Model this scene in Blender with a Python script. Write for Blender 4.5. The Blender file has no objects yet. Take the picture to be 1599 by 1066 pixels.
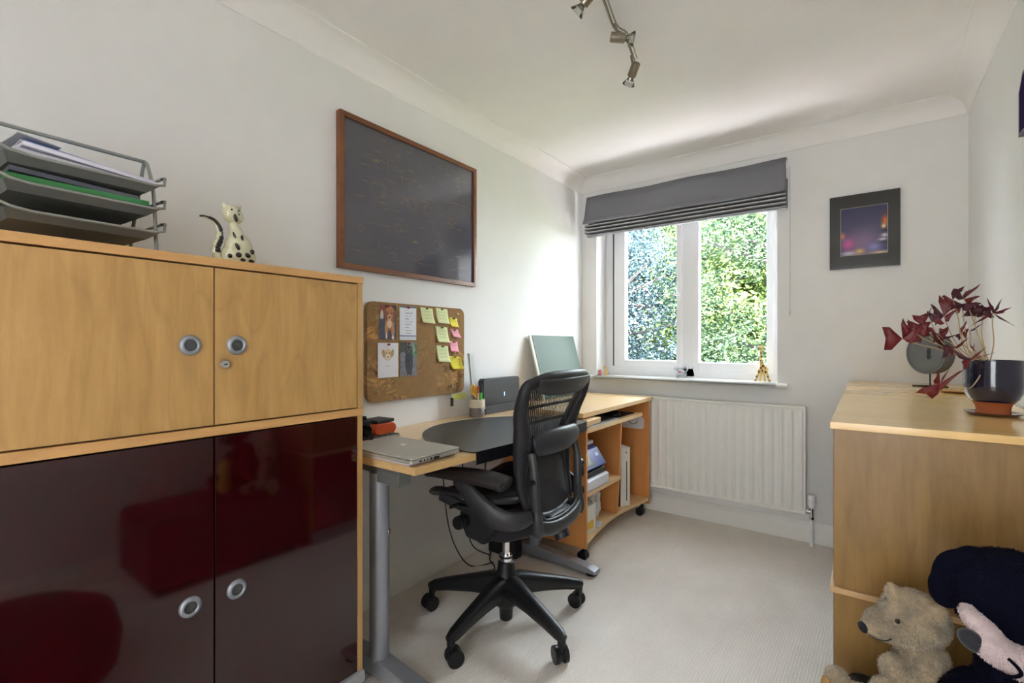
import bpy, bmesh, math, random
from mathutils import Vector, Matrix, Euler, noise
R = math.radians
PI = math.pi
random.seed(7)
SC = bpy.context.scene
COL = SC.collection

# ------------------------------------------------------------------ camera
F_PX = 747.0
HEAD = math.atan(553.5 / F_PX)
cd = bpy.data.cameras.new('camera')
cam = bpy.data.objects.new('camera', cd)
COL.objects.link(cam)
CAM = Vector((1.706, 0.0, 1.12))
cam.location = CAM
cam.rotation_euler = (R(90), 0, HEAD)
cd.sensor_width = 36.0
cd.lens = F_PX / 1599.0 * 36.0
cd.shift_y = (537 - 533) / 1599.0
cd.clip_start = 0.02
SC.camera = cam

# ------------------------------------------------------------------ world, light, exposure
SC.view_settings.view_transform = 'Standard'
SC.view_settings.look = 'None'
SC.view_settings.exposure = 0.62
SC.view_settings.gamma = 1.0
SC.view_settings.use_curve_mapping = False
SC.cycles.use_denoising = True
SC.cycles.max_bounces = 14
SC.cycles.diffuse_bounces = 10
SC.cycles.transparent_max_bounces = 24
SC.cycles.sample_clamp_indirect = 30.0
SC.cycles.caustics_reflective = False
SC.cycles.caustics_refractive = False
W = bpy.data.worlds.new('sky')
SC.world = W
W.use_nodes = True
wn = W.node_tree
bg = wn.nodes['Background']
bg.inputs[0].default_value = (0.83, 0.89, 1.0, 1)
bg.inputs[1].default_value = 21.0
def area(name, loc, rot, sx, sy, power, color=(1, 1, 1), portal=False):
    l = bpy.data.lights.new(name, 'AREA')
    l.shape = 'RECTANGLE'
    l.size, l.size_y = sx, sy
    l.energy = power
    l.color = color
    l.cycles.is_portal = portal
    o = bpy.data.objects.new(name, l)
    COL.objects.link(o)
    o.location = loc
    o.rotation_euler = rot
    return o
area('window_portal', (0.703, 3.50, 1.42), (R(-90), 0, 0), 1.3, 1.2, 1, portal=True)
# unseen fill light added beyond the doorway behind the camera to brighten the room
area('doorway_fill', (1.50, -1.50, 1.35), (R(90), 0, 0), 1.0, 1.8, 20, (0.955, 0.985, 1.0))
sd = bpy.data.lights.new('sun', 'SUN')
sd.energy = 500.0
sd.angle = R(1.0)
sd.color = (1.0, 0.94, 0.98)
so = bpy.data.objects.new('sun', sd)
COL.objects.link(so)
so.rotation_euler = Vector((-.58, .10, -.80)).to_track_quat('-Z', 'Y').to_euler()

# ------------------------------------------------------------------ materials
def lin(r, g=None, b=None):
    if g is None:
        r, g, b = r
    def f(c):
        c /= 255.0
        return c / 12.92 if c <= 0.04045 else ((c + 0.055) / 1.055) ** 2.4
    return (f(r), f(g), f(b), 1.0)
MATS = {}
def newmat(name):
    m = bpy.data.materials.new(name)
    m.use_nodes = True
    nt = m.node_tree
    return m, nt, nt.nodes['Principled BSDF']
def mat(name, rgb, rough=0.5, metal=0.0, bump=0.0, bscale=200.0, coat=0.0, spec=0.5, var=0.0, vscale=8.0, sheen=0.0, trans=0.0, ior=1.45, alpha=1.0, emit=None, es=1.0):
    if name in MATS:
        return MATS[name]
    m, nt, p = newmat(name)
    c = lin(rgb)
    p.inputs['Base Color'].default_value = c
    p.inputs['Roughness'].default_value = rough
    p.inputs['Metallic'].default_value = metal
    p.inputs['Coat Weight'].default_value = coat
    p.inputs['Coat Roughness'].default_value = 0.05
    p.inputs['Specular IOR Level'].default_value = spec
    p.inputs['Sheen Weight'].default_value = sheen
    p.inputs['Transmission Weight'].default_value = trans
    p.inputs['IOR'].default_value = ior
    p.inputs['Alpha'].default_value = alpha
    if emit:
        p.inputs['Emission Color'].default_value = lin(emit)
        p.inputs['Emission Strength'].default_value = es
    tc = nt.nodes.new('ShaderNodeTexCoord')
    n = nt.nodes.new('ShaderNodeTexNoise')
    n.inputs['Scale'].default_value = vscale
    n.inputs['Detail'].default_value = 4
    nt.links.new(tc.outputs['Object'], n.inputs['Vector'])
    v = max(var, 0.03)
    mx = nt.nodes.new('ShaderNodeMix')
    mx.data_type = 'RGBA'
    mx.inputs[6].default_value = tuple(x * (1 - v) for x in c[:3]) + (1,)
    mx.inputs[7].default_value = tuple(min(1, x * (1 + v)) for x in c[:3]) + (1,)
    nt.links.new(n.outputs['Fac'], mx.inputs[0])
    nt.links.new(mx.outputs[2], p.inputs['Base Color'])
    if bump > 0:
        n2 = nt.nodes.new('ShaderNodeTexNoise')
        n2.inputs['Scale'].default_value = bscale
        n2.inputs['Detail'].default_value = 3
        nt.links.new(tc.outputs['Object'], n2.inputs['Vector'])
        b = nt.nodes.new('ShaderNodeBump')
        b.inputs['Strength'].default_value = bump
        b.inputs['Distance'].default_value = 0.002
        nt.links.new(n2.outputs['Fac'], b.inputs['Height'])
        nt.links.new(b.outputs[0], p.inputs['Normal'])
    MATS[name] = m
    return m
def wood(name, dark, light, axis='z', rough=0.35, coat=0.15, fig=1.0, off=0.0):
    if name in MATS:
        return MATS[name]
    m, nt, p = newmat(name)
    p.inputs['Roughness'].default_value = rough
    p.inputs['Coat Weight'].default_value = coat
    p.inputs['Coat Roughness'].default_value = 0.12
    g = nt.nodes.new('ShaderNodeNewGeometry')
    mp = nt.nodes.new('ShaderNodeMapping')
    s = {'x': (1.2, 16, 16), 'y': (16, 1.2, 16), 'z': (13, 13, 1.6)}[axis]
    mp.inputs['Scale'].default_value = s
    mp.inputs['Location'].default_value = (off, off * 1.7, off * 2.3)
    nt.links.new(g.outputs['Position'], mp.inputs['Vector'])
    n1 = nt.nodes.new('ShaderNodeTexNoise')
    n1.inputs['Scale'].default_value = 3.0
    n1.inputs['Detail'].default_value = 8
    n1.inputs['Roughness'].default_value = 0.65
    n1.inputs['Distortion'].default_value = 0.4
    nt.links.new(mp.outputs[0], n1.inputs['Vector'])
    mp2 = nt.nodes.new('ShaderNodeMapping')
    s2 = {'x': (0.45, 3.2, 3.2), 'y': (3.2, 0.45, 3.2), 'z': (3.2, 3.2, 0.75)}[axis]
    mp2.inputs['Scale'].default_value = s2
    mp2.inputs['Location'].default_value = (off * 3, off, off)
    nt.links.new(g.outputs['Position'], mp2.inputs['Vector'])
    n2 = nt.nodes.new('ShaderNodeTexNoise')
    n2.inputs['Scale'].default_value = 1.3
    n2.inputs['Detail'].default_value = 2
    nt.links.new(mp2.outputs[0], n2.inputs['Vector'])
    # ring figure: a sine of the low noise gives the flame pattern of the veneer
    mu = nt.nodes.new('ShaderNodeMath'); mu.operation = 'MULTIPLY'; mu.inputs[1].default_value = 60.0
    nt.links.new(n2.outputs['Fac'], mu.inputs[0])
    si = nt.nodes.new('ShaderNodeMath'); si.operation = 'SINE'
    nt.links.new(mu.outputs[0], si.inputs[0])
    a1 = nt.nodes.new('ShaderNodeMath'); a1.operation = 'MULTIPLY_ADD'
    a1.inputs[1].default_value = 0.055 * fig
    nt.links.new(si.outputs[0], a1.inputs[0])
    nt.links.new(n1.outputs['Fac'], a1.inputs[2])
    a2 = nt.nodes.new('ShaderNodeMath'); a2.operation = 'MULTIPLY_ADD'; a2.inputs[1].default_value = 0.7; a2.inputs[2].default_value = -0.35
    nt.links.new(n2.outputs['Fac'], a2.inputs[0])
    a3 = nt.nodes.new('ShaderNodeMath'); a3.operation = 'ADD'
    nt.links.new(a1.outputs[0], a3.inputs[0]); nt.links.new(a2.outputs[0], a3.inputs[1])
    cr = nt.nodes.new('ShaderNodeValToRGB')
    cr.color_ramp.elements[0].position = 0.10
    cr.color_ramp.elements[0].color = lin(dark)
    cr.color_ramp.elements[1].position = 0.92
    cr.color_ramp.elements[1].color = lin(light)
    nt.links.new(a3.outputs[0], cr.inputs[0])
    mu2 = nt.nodes.new('ShaderNodeMath'); mu2.operation = 'MULTIPLY'; mu2.inputs[1].default_value = 46.0
    nt.links.new(n2.outputs['Fac'], mu2.inputs[0])
    s2_ = nt.nodes.new('ShaderNodeMath'); s2_.operation = 'SINE'; nt.links.new(mu2.outputs[0], s2_.inputs[0])
    ab = nt.nodes.new('ShaderNodeMath'); ab.operation = 'ABSOLUTE'; nt.links.new(s2_.outputs[0], ab.inputs[0])
    iv = nt.nodes.new('ShaderNodeMath'); iv.operation = 'SUBTRACT'; iv.inputs[0].default_value = 1.0; nt.links.new(ab.outputs[0], iv.inputs[1])
    pw = nt.nodes.new('ShaderNodeMath'); pw.operation = 'POWER'; pw.inputs[1].default_value = 4.0; nt.links.new(iv.outputs[0], pw.inputs[0])
    sc_n = nt.nodes.new('ShaderNodeMath'); sc_n.operation = 'MULTIPLY'; sc_n.inputs[1].default_value = 0.16 * fig; nt.links.new(pw.outputs[0], sc_n.inputs[0])
    mxl = nt.nodes.new('ShaderNodeMix'); mxl.data_type = 'RGBA'
    mxl.inputs[7].default_value = tuple(c_ * .45 for c_ in lin(dark)[:3]) + (1,)
    nt.links.new(sc_n.outputs[0], mxl.inputs[0]); nt.links.new(cr.outputs[0], mxl.inputs[6])
    nt.links.new(mxl.outputs[2], p.inputs['Base Color'])
    MATS[name] = m
    return m
def colattr_mat(name, rough=0.4, coat=0.0):
    m, nt, p = newmat(name)
    a = nt.nodes.new('ShaderNodeAttribute')
    a.attribute_name = 'Col'
    nt.links.new(a.outputs['Color'], p.inputs['Base Color'])
    p.inputs['Roughness'].default_value = rough
    p.inputs['Coat Weight'].default_value = coat
    p.inputs['Coat Roughness'].default_value = 0.03
    return m
def thin_glass(name, tint=(1, 1, 1), refl=1.0, rough=0.0):
    m = bpy.data.materials.new(name)
    m.use_nodes = True
    nt = m.node_tree
    nt.nodes.clear()
    out = nt.nodes.new('ShaderNodeOutputMaterial')
    t = nt.nodes.new('ShaderNodeBsdfTransparent')
    t.inputs[0].default_value = tuple(tint) + (1,)
    g = nt.nodes.new('ShaderNodeBsdfGlossy')
    g.inputs['Roughness'].default_value = rough
    fr = nt.nodes.new('ShaderNodeFresnel')
    fr.inputs[0].default_value = 1.45
    mu = nt.nodes.new('ShaderNodeMath'); mu.operation = 'MULTIPLY'; mu.inputs[1].default_value = refl
    nt.links.new(fr.outputs[0], mu.inputs[0])
    mx = nt.nodes.new('ShaderNodeMixShader')
    nt.links.new(mu.outputs[0], mx.inputs[0])
    nt.links.new(t.outputs[0], mx.inputs[1])
    nt.links.new(g.outputs[0], mx.inputs[2])
    nt.links.new(mx.outputs[0], out.inputs[0])
    return m

M_WALL = mat('wall_paint', (232, 232, 231), 0.85, bump=0.05, bscale=350)
M_CEIL = mat('ceiling_paint', (241, 239, 238), 0.9, bump=0.05, bscale=300)
M_TRIM = mat('gloss_white_paint', (236, 236, 232), 0.35)
M_PVC = mat('white_upvc', (240, 241, 244), 0.3)
M_BEECH = wood('beech_veneer_vertical', (160, 120, 66), (206, 166, 106), 'z', 0.42, 0.1, 1.0)
M_BEECH_Y = wood('beech_edge_along', (178, 130, 74), (218, 174, 116), 'y', 0.42, 0.1, 0.4)
M_BEECH_TOP = wood('beech_desktop', (196, 158, 104), (226, 192, 140), 'y', 0.28, 0.3, 0.5, 1.3)
M_BEECH_X = wood('beech_along_x', (204, 168, 116), (230, 198, 150), 'x', 0.33, 0.25, 0.4, 2.3)
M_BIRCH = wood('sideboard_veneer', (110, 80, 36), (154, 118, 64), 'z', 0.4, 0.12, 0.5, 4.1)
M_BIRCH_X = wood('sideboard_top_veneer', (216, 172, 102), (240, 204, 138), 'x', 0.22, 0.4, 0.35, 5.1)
M_ORANGE = wood('trolley_veneer', (190, 124, 62), (220, 154, 90), 'z', 0.42, 0.08, 0.3, 6.0)
M_STRIP = mat('pale_edge_strip', (196, 160, 116), 0.4)
M_RED = mat('burgundy_gloss', (40, 4, 7), 0.06, coat=0.45, spec=0.5)
M_ALU = mat('satin_aluminium', (190, 192, 198), 0.32, 0.85)
M_SILV = mat('silver_paint', (160, 163, 172), 0.38, 0.55)
M_GREYP = mat('grey_plinth_plastic', (168, 172, 178), 0.45, 0.2)
M_CHROME = mat('chrome', (225, 225, 228), 0.12, 1.0)
M_NICKEL = mat('brushed_nickel', (150, 140, 125), 0.3, 0.9)
M_BLACK = mat('black_plastic', (22, 22, 25), 0.42)
M_CHAIR = mat('graphite_plastic', (38, 38, 42), 0.42, bump=0.03, bscale=500)
M_CHAIR2 = mat('graphite_glass_nylon', (56, 57, 60), 0.36)
M_LEATHER = mat('black_leather', (30, 30, 32), 0.40, bump=0.15, bscale=700, coat=0.05)
M_FOAM = mat('black_foam_pad', (34, 30, 32), 0.5, bump=0.05, bscale=400)
M_PAPER = mat('white_paper', (225, 225, 232), 0.7)
M_DARK = mat('dark_void', (12, 12, 12), 0.6)
M_WIRE = mat('grey_wire_mesh_metal', (150, 152, 148), 0.45, 0.3)
M_SHEET = mat('grey_mesh_sheet', (118, 120, 118), 0.5, 0.3, bump=0.4, bscale=900)

# ------------------------------------------------------------------ helpers
ORG = {}
def bm_new():
    return bmesh.new()
def bm_add(dst, src):
    me = bpy.data.meshes.new('tmp')
    src.to_mesh(me)
    dst.from_mesh(me)
    bpy.data.meshes.remove(me)
    src.free()
def box(bm, lo, hi, bev=0.0, seg=2, rot=None, mi=0):
    """axis aligned box from lo to hi; rot = Matrix applied about its centre"""
    b = bmesh.new()
    lo, hi = Vector(lo), Vector(hi)
    c = (lo + hi) / 2
    s = hi - lo
    bmesh.ops.create_cube(b, size=1.0)
    for v in b.verts:
        v.co = Vector((v.co.x * s.x, v.co.y * s.y, v.co.z * s.z))
    if bev > 0:
        bv = min(bev, 0.49 * min(abs(s.x), abs(s.y), abs(s.z)))
        bmesh.ops.bevel(b, geom=b.edges[:], offset=bv, segments=seg, profile=0.5, affect='EDGES')
    m = Matrix.Translation(c)
    if rot is not None:
        m = m @ rot.to_4x4()
    bmesh.ops.transform(b, matrix=m, verts=b.verts)
    for f in b.faces:
        f.material_index = mi
    bm_add(bm, b)
    return bm
def frame_of(d, up=Vector((0, 0, 1))):
    d = d.normalized()
    if abs(d.dot(up)) > 0.97:
        up = Vector((1, 0, 0))
    x = up.cross(d).normalized()
    y = d.cross(x).normalized()
    return x, y
def sweep(bm, pts, radii, n=12, up=(0, 0, 1), closed=False, cap=True, mi=0, sq=1.0):
    """tube along pts; radii = scalar, list of scalars or list of (a,b): a along side, b along up; sq<1 = squarer"""
    pts = [Vector(p) for p in pts]
    N = len(pts)
    up = Vector(up)
    if not isinstance(radii, (list, tuple)):
        radii = [radii] * N
    elif len(radii) == 2 and N != 2 and not isinstance(radii[0], (list, tuple)):
        radii = [tuple(radii)] * N
    b = bmesh.new()
    rings = []
    px = None
    for i, p in enumerate(pts):
        if closed:
            d = pts[(i + 1) % N] - pts[i - 1]
        else:
            d = pts[min(i + 1, N - 1)] - pts[max(i - 1, 0)]
        x, y = frame_of(d, up)
        if px is not None and x.dot(px) < 0:
            x, y = -x, -y
        px = x
        r = radii[i]
        a, c = r if isinstance(r, (list, tuple)) else (r, r)
        ring = []
        for k in range(n):
            t = 2 * PI * k / n
            ct, st = math.cos(t), math.sin(t)
            if sq != 1.0:
                ct = math.copysign(abs(ct) ** sq, ct)
                st = math.copysign(abs(st) ** sq, st)
            ring.append(b.verts.new(p + x * (a * ct) + y * (c * st)))
        rings.append(ring)
    M = N if closed else N - 1
    for i in range(M):
        r0, r1 = rings[i], rings[(i + 1) % N]
        for k in range(n):
            b.faces.new((r0[k], r0[(k + 1) % n], r1[(k + 1) % n], r1[k]))
    if cap and not closed:
        b.faces.new(rings[0][::-1])
        b.faces.new(rings[-1])
    bmesh.ops.recalc_face_normals(b, faces=b.faces[:])
    for f in b.faces:
        f.material_index = mi
    bm_add(bm, b)
    return bm
def cyl(bm, a, b_, r, n=24, r2=None, mi=0):
    return sweep(bm, [a, b_], [(r, r), (r2 if r2 is not None else r,) * 2], n, mi=mi)
def lathe(bm, prof, n=32, mat4=None, mi=0, ang=2 * PI):
    """revolve (r,z) profile about z"""
    b = bmesh.new()
    rings = []
    for r, z in prof:
        if r < 1e-6:
            rings.append([b.verts.new((0, 0, z))])
        else:
            rings.append([b.verts.new((r * math.cos(2 * PI * k / n), r * math.sin(2 * PI * k / n), z)) for k in range(n)])
    for i in range(len(rings) - 1):
        A, B = rings[i], rings[i + 1]
        for k in range(n):
            k2 = (k + 1) % n
            if len(A) == 1 and len(B) == 1:
                continue
            if len(A) == 1:
                b.faces.new((A[0], B[k], B[k2]))
            elif len(B) == 1:
                b.faces.new((A[k], A[k2], B[0]))
            else:
                b.faces.new((A[k], A[k2], B[k2], B[k]))
    bmesh.ops.recalc_face_normals(b, faces=b.faces[:])
    if mat4 is not None:
        bmesh.ops.transform(b, matrix=mat4, verts=b.verts)
    for f in b.faces:
        f.material_index = mi
    bm_add(bm, b)
    return bm
def prism(bm, poly, d0, d1, plane='z', mi=0, bev=0.0):
    """extrude 2D polygon between d0 and d1 along axis plane: 'z'->(x,y), 'x'->(y,z), 'y'->(x,z)"""
    b = bmesh.new()
    def P(u, v, w):
        return {'z': (u, v, w), 'x': (w, u, v), 'y': (u, w, v)}[plane]
    a = [b.verts.new(P(u, v, d0)) for u, v in poly]
    c = [b.verts.new(P(u, v, d1)) for u, v in poly]
    b.faces.new(a[::-1])
    b.faces.new(c)
    n = len(poly)
    for i in range(n):
        b.faces.new((a[i], a[(i + 1) % n], c[(i + 1) % n], c[i]))
    bmesh.ops.recalc_face_normals(b, faces=b.faces[:])
    if bev > 0:
        bmesh.ops.bevel(b, geom=b.edges[:], offset=bev, segments=2, profile=0.5, affect='EDGES')
    for f in b.faces:
        f.material_index = mi
    bm_add(bm, b)
    return bm
def ell(bm, c, r, rot=None, seg=24, rings=14, mi=0):
    b = bmesh.new()
    bmesh.ops.create_uvsphere(b, u_segments=seg, v_segments=rings, radius=1.0)
    if not isinstance(r, (list, tuple)):
        r = (r, r, r)
    m = Matrix.Translation(Vector(c))
    if rot is not None:
        m = m @ (rot if isinstance(rot, Matrix) else Euler(rot).to_matrix()).to_4x4()
    m = m @ Matrix.Diagonal((r[0], r[1], r[2], 1))
    bmesh.ops.transform(b, matrix=m, verts=b.verts)
    for f in b.faces:
        f.material_index = mi
    bm_add(bm, b)
    return bm
def thing(name, loc, label=None, cat=None, group=None, kind=None):
    o = bpy.data.objects.new(name, None)
    o.empty_display_size = 0.05
    COL.objects.link(o)
    o.location = loc
    ORG[o.name] = Vector(loc)
    tag(o, label, cat, group, kind)
    return o
def tag(o, label=None, cat=None, group=None, kind=None):
    if label: o['label'] = label
    if cat: o['category'] = cat
    if group: o['group'] = group
    if kind: o['kind'] = kind
    return o
def obj(name, bm, mats, parent=None, smooth=35, label=None, kind=None):
    me = bpy.data.meshes.new(name)
    if parent is not None:
        org = ORG[parent.name]
    else:
        xs = [v.co.x for v in bm.verts]; ys = [v.co.y for v in bm.verts]; zs = [v.co.z for v in bm.verts]
        org = Vector(((min(xs) + max(xs)) / 2, (min(ys) + max(ys)) / 2, min(zs)))
    bmesh.ops.translate(bm, verts=bm.verts, vec=-org)
    bm.to_mesh(me)
    bm.free()
    if not isinstance(mats, (list, tuple)):
        mats = [mats]
    for m in mats:
        me.materials.append(m)
    if smooth:
        me.shade_smooth()
        if smooth < 180:
            me.set_sharp_from_angle(angle=R(smooth))
    o = bpy.data.objects.new(name, me)
    COL.objects.link(o)
    if 0 < smooth <= 60 and len(me.polygons) < 3000:
        wm = o.modifiers.new('weighted', 'WEIGHTED_NORMAL'); wm.keep_sharp = True; wm.weight = 90
    if parent is not None:
        o.parent = parent
        ORG[o.name] = org.copy()
    else:
        o.location = org
        ORG[o.name] = org.copy()
    tag(o, label, None, None, kind)
    return o
def struct(name, bm, m, parent=None, smooth=35):
    return obj(name, bm, m, parent, smooth, kind=None if parent else 'structure')
def one(name, bm, m, label, cat, group=None, kind=None, smooth=35):
    return tag(obj(name, bm, m, None, smooth), label, cat, group, kind)
def copy_tree(o, parent=None):
    c = o.copy()
    COL.objects.link(c)
    if parent is not None:
        c.parent = parent
    for ch in list(o.children):
        copy_tree(ch, c)
    return c
def rrect(x0, y0, x1, y1, r, n=6):
    pts = []
    for cx, cy, a0 in ((x1 - r, y0 + r, -90), (x1 - r, y1 - r, 0), (x0 + r, y1 - r, 90), (x0 + r, y0 + r, 180)):
        for k in range(n + 1):
            a = R(a0 + 90 * k / n)
            pts.append((cx + r * math.cos(a), cy + r * math.sin(a)))
    return pts
def printed(name, parent, o, u, v, nu, nv, fn, m):
    """a printed flat sheet: grid from corner o along u and v; fn(s,t)->srgb, s,t in 0..1"""
    o, u, v = Vector(o), Vector(u), Vector(v)
    me = bpy.data.meshes.new(name)
    org = ORG[parent.name] if parent else Vector((0, 0, 0))
    vs = [tuple(o + u * (i / nu) + v * (j / nv) - org) for j in range(nv + 1) for i in range(nu + 1)]
    fs = [(j * (nu + 1) + i, j * (nu + 1) + i + 1, (j + 1) * (nu + 1) + i + 1, (j + 1) * (nu + 1) + i) for j in range(nv) for i in range(nu)]
    me.from_pydata(vs, [], fs)
    ca = me.color_attributes.new('Col', 'FLOAT_COLOR', 'CORNER')
    d = []
    for j in range(nv):
        for i in range(nu):
            c = lin(fn((i + .5) / nu, (j + .5) / nv))
            d.extend(c * 4)
    ca.data.foreach_set('color', d)
    me.materials.append(m)
    ob = bpy.data.objects.new(name, me)
    COL.objects.link(ob)
    if parent:
        ob.parent = parent
        ORG[ob.name] = org.copy()
    return ob
def catmull(pts, k=6, closed=False):
    P = [Vector(p) for p in pts]
    n = len(P)
    out = []
    M = n if closed else n - 1
    for i in range(M):
        p0 = P[(i - 1) % n] if (closed or i > 0) else P[0]
        p1 = P[i]; p2 = P[(i + 1) % n]
        p3 = P[(i + 2) % n] if (closed or i + 2 < n) else P[-1]
        for j in range(k):
            t = j / k
            out.append(0.5 * ((2 * p1) + (-p0 + p2) * t + (2 * p0 - 5 * p1 + 4 * p2 - p3) * t * t + (-p0 + 3 * p1 - 3 * p2 + p3) * t ** 3))
    if not closed:
        out.append(P[-1])
    return out
def blob(name, parts, m, parent, voxel=0.006, smooth_it=6, disp=0.0, dscale=60):
    """one continuous closed surface grown over overlapping ellipsoids"""
    bm = bmesh.new()
    for c, r, rot in parts:
        ell(bm, c, r, rot, 28, 18)
    o = obj(name, bm, m, parent, smooth=180)
    md = o.modifiers.new('r', 'REMESH'); md.mode = 'VOXEL'; md.voxel_size = voxel
    ms = o.modifiers.new('s', 'SMOOTH'); ms.iterations = smooth_it; ms.factor = 0.6
    dg = bpy.context.evaluated_depsgraph_get()
    me = bpy.data.meshes.new_from_object(o.evaluated_get(dg))
    o.modifiers.clear()
    old = o.data
    o.data = me
    bpy.data.meshes.remove(old)
    if disp:
        for v in me.vertices:
            v.co += v.normal * disp * noise.fractal(v.co * dscale, 1.0, 2.0, 3)
    me.shade_smooth()
    return o
def ray(x, y):
    u = (x - 799.5) / F_PX; v = (537 - y) / F_PX
    c, s = math.cos(HEAD), math.sin(HEAD)
    return Vector((-s + c * u, c + s * u, v))
def onX(x, y, X0):
    d = ray(x, y); return CAM + d * ((X0 - CAM.x) / d.x)
def onY(x, y, Y0):
    d = ray(x, y); return CAM + d * ((Y0 - CAM.y) / d.y)
def onZ(x, y, Z0):
    d = ray(x, y); return CAM + d * ((Z0 - CAM.z) / d.z)

# ------------------------------------------------------------------ room
XR, YB, YF, ZC = 2.103, 3.183, -1.0, 2.322
WX0, WX1, WZ0, WZ1 = 0.118, 1.286, 0.868, 2.10
T = 0.16
fl = bm_new(); box(fl, (-T, YF - T, -0.12), (XR + T, YB + 0.3, 0))
m, nt, p = newmat('cream_loop_carpet')
tc = nt.nodes.new('ShaderNodeTexCoord')
mp = nt.nodes.new('ShaderNodeMapping'); mp.inputs['Rotation'].default_value = (0, 0, R(2))
nt.links.new(tc.outputs['Object'], mp.inputs['Vector'])
wv = nt.nodes.new('ShaderNodeTexWave'); wv.inputs['Scale'].default_value = 32; wv.bands_direction = 'X'; wv.inputs['Distortion'].default_value = 2.5; wv.inputs['Detail Scale'].default_value = 3
nz = nt.nodes.new('ShaderNodeTexNoise'); nz.inputs['Scale'].default_value = 260; nz.inputs['Detail'].default_value = 4
nb = nt.nodes.new('ShaderNodeTexNoise'); nb.inputs['Scale'].default_value = 5; nb.inputs['Detail'].default_value = 3
for q in (wv, nz, nb): nt.links.new(mp.outputs[0], q.inputs['Vector'])
ad = nt.nodes.new('ShaderNodeMath'); ad.operation = 'ADD'
nt.links.new(wv.outputs['Fac'], ad.inputs[0]); nt.links.new(nz.outputs['Fac'], ad.inputs[1])
bp = nt.nodes.new('ShaderNodeBump'); bp.inputs['Strength'].default_value = 0.35; bp.inputs['Distance'].default_value = 0.003
nt.links.new(ad.outputs[0], bp.inputs['Height']); nt.links.new(bp.outputs[0], p.inputs['Normal'])
cr = nt.nodes.new('ShaderNodeValToRGB')
cr.color_ramp.elements[0].position = 0.3; cr.color_ramp.elements[0].color = lin(216, 208, 198)
cr.color_ramp.elements[1].position = 0.7; cr.color_ramp.elements[1].color = lin(242, 236, 228)
mixf = nt.nodes.new('ShaderNodeMath'); mixf.operation = 'MULTIPLY_ADD'; mixf.inputs[1].default_value = 0.35; 
nt.links.new(nz.outputs['Fac'], mixf.inputs[0])
m3 = nt.nodes.new('ShaderNodeMath'); m3.operation = 'MULTIPLY_ADD'; m3.inputs[1].default_value = 0.35; 
nt.links.new(nb.outputs['Fac'], m3.inputs[0])
m4 = nt.nodes.new('ShaderNodeMath'); m4.operation = 'MULTIPLY'; m4.inputs[1].default_value = 0.16
nt.links.new(wv.outputs['Fac'], m4.inputs[0]); nt.links.new(m4.outputs[0], m3.inputs[2]); nt.links.new(m3.outputs[0], mixf.inputs[2])
nt.links.new(mixf.outputs[0], cr.inputs[0]); nt.links.new(cr.outputs[0], p.inputs['Base Color'])
p.inputs['Roughness'].default_value = 0.95
p.inputs['Sheen Weight'].default_value = 0.2
struct('floor', fl, m)
b = bm_new(); box(b, (-T, YF - T, ZC), (XR + T, YB + T, ZC + 0.12)); struct('ceiling', b, M_CEIL)
b = bm_new(); box(b, (-T, YF - T, 0), (0, YB + 0.3, ZC)); struct('wall_left', b, M_WALL)
b = bm_new(); box(b, (XR, YF - T, 0), (XR + T, YB + 0.3, ZC)); struct('wall_right', b, M_WALL)
b = bm_new()
YO = YB + 0.30
box(b, (0, YB, 0), (WX0, YO, ZC)); box(b, (WX1, YB, 0), (XR, YO, ZC))
box(b, (WX0, YB, 0), (WX1, YO, WZ0)); box(b, (WX0, YB, WZ1), (WX1, YO, ZC))
struct('wall_back', b, M_WALL)
b = bm_new()
DX0, DX1, DZ = 1.10, 1.96, 2.0  # unseen doorway, placed so the added fill light reaches the left wall
box(b, (0, YF - T, 0), (DX0, YF, ZC)); box(b, (DX1, YF - T, 0), (XR, YF, ZC)); box(b, (DX0, YF - T, DZ), (DX1, YF, ZC))
struct('wall_front', b, M_WALL)
b = bm_new()
box(b, (DX0 - .06, YF, 0), (DX0, YF + .018, DZ + .06), .004); box(b, (DX1, YF, 0), (DX1 + .06, YF + .018, DZ + .06), .004); box(b, (DX0, YF, DZ), (DX1, YF + .018, DZ + .06), .004)
struct('trim_1', b, M_TRIM)
# coving: concave quarter profile round the ceiling
def cove_profile(n=9, s=0.085):
    pts = [(0, 0), (s + .004, 0), (s + .004, -.004)]
    for k in range(n + 1):
        a = R(90 * k / n)
        pts.append((s - s * math.sin(a) * .93 + .0, -.004 - (s - s * math.cos(a) * 1.0) * .93))
    pts += [(.004, -s - .0), (0, -s)]
    return pts
def cove(bm, p0, p1, inward):
    p0, p1, inward = Vector(p0), Vector(p1), Vector(inward)
    pr = cove_profile()
    A = [bm.verts.new(p0 + inward * u + Vector((0, 0, v))) for u, v in pr]
    B = [bm.verts.new(p1 + inward * u + Vector((0, 0, v))) for u, v in pr]
    for i in range(len(pr) - 1):
        bm.faces.new((A[i], A[i + 1], B[i + 1], B[i]))
    bm.faces.new(A); bm.faces.new(B[::-1])
b = bm_new(); cove(b, (0, YF, ZC), (0, YB, ZC), (1, 0, 0)); bmesh.ops.recalc_face_normals(b, faces=b.faces[:]); struct('trim_2', b, M_CEIL)
b = bm_new(); cove(b, (0, YB, ZC), (XR, YB, ZC), (0, -1, 0)); bmesh.ops.recalc_face_normals(b, faces=b.faces[:]); struct('trim_3', b, M_CEIL)
b = bm_new(); cove(b, (XR, YF, ZC), (XR, YB, ZC), (-1, 0, 0)); bmesh.ops.recalc_face_normals(b, faces=b.faces[:]); struct('trim_4', b, M_CEIL)
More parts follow.
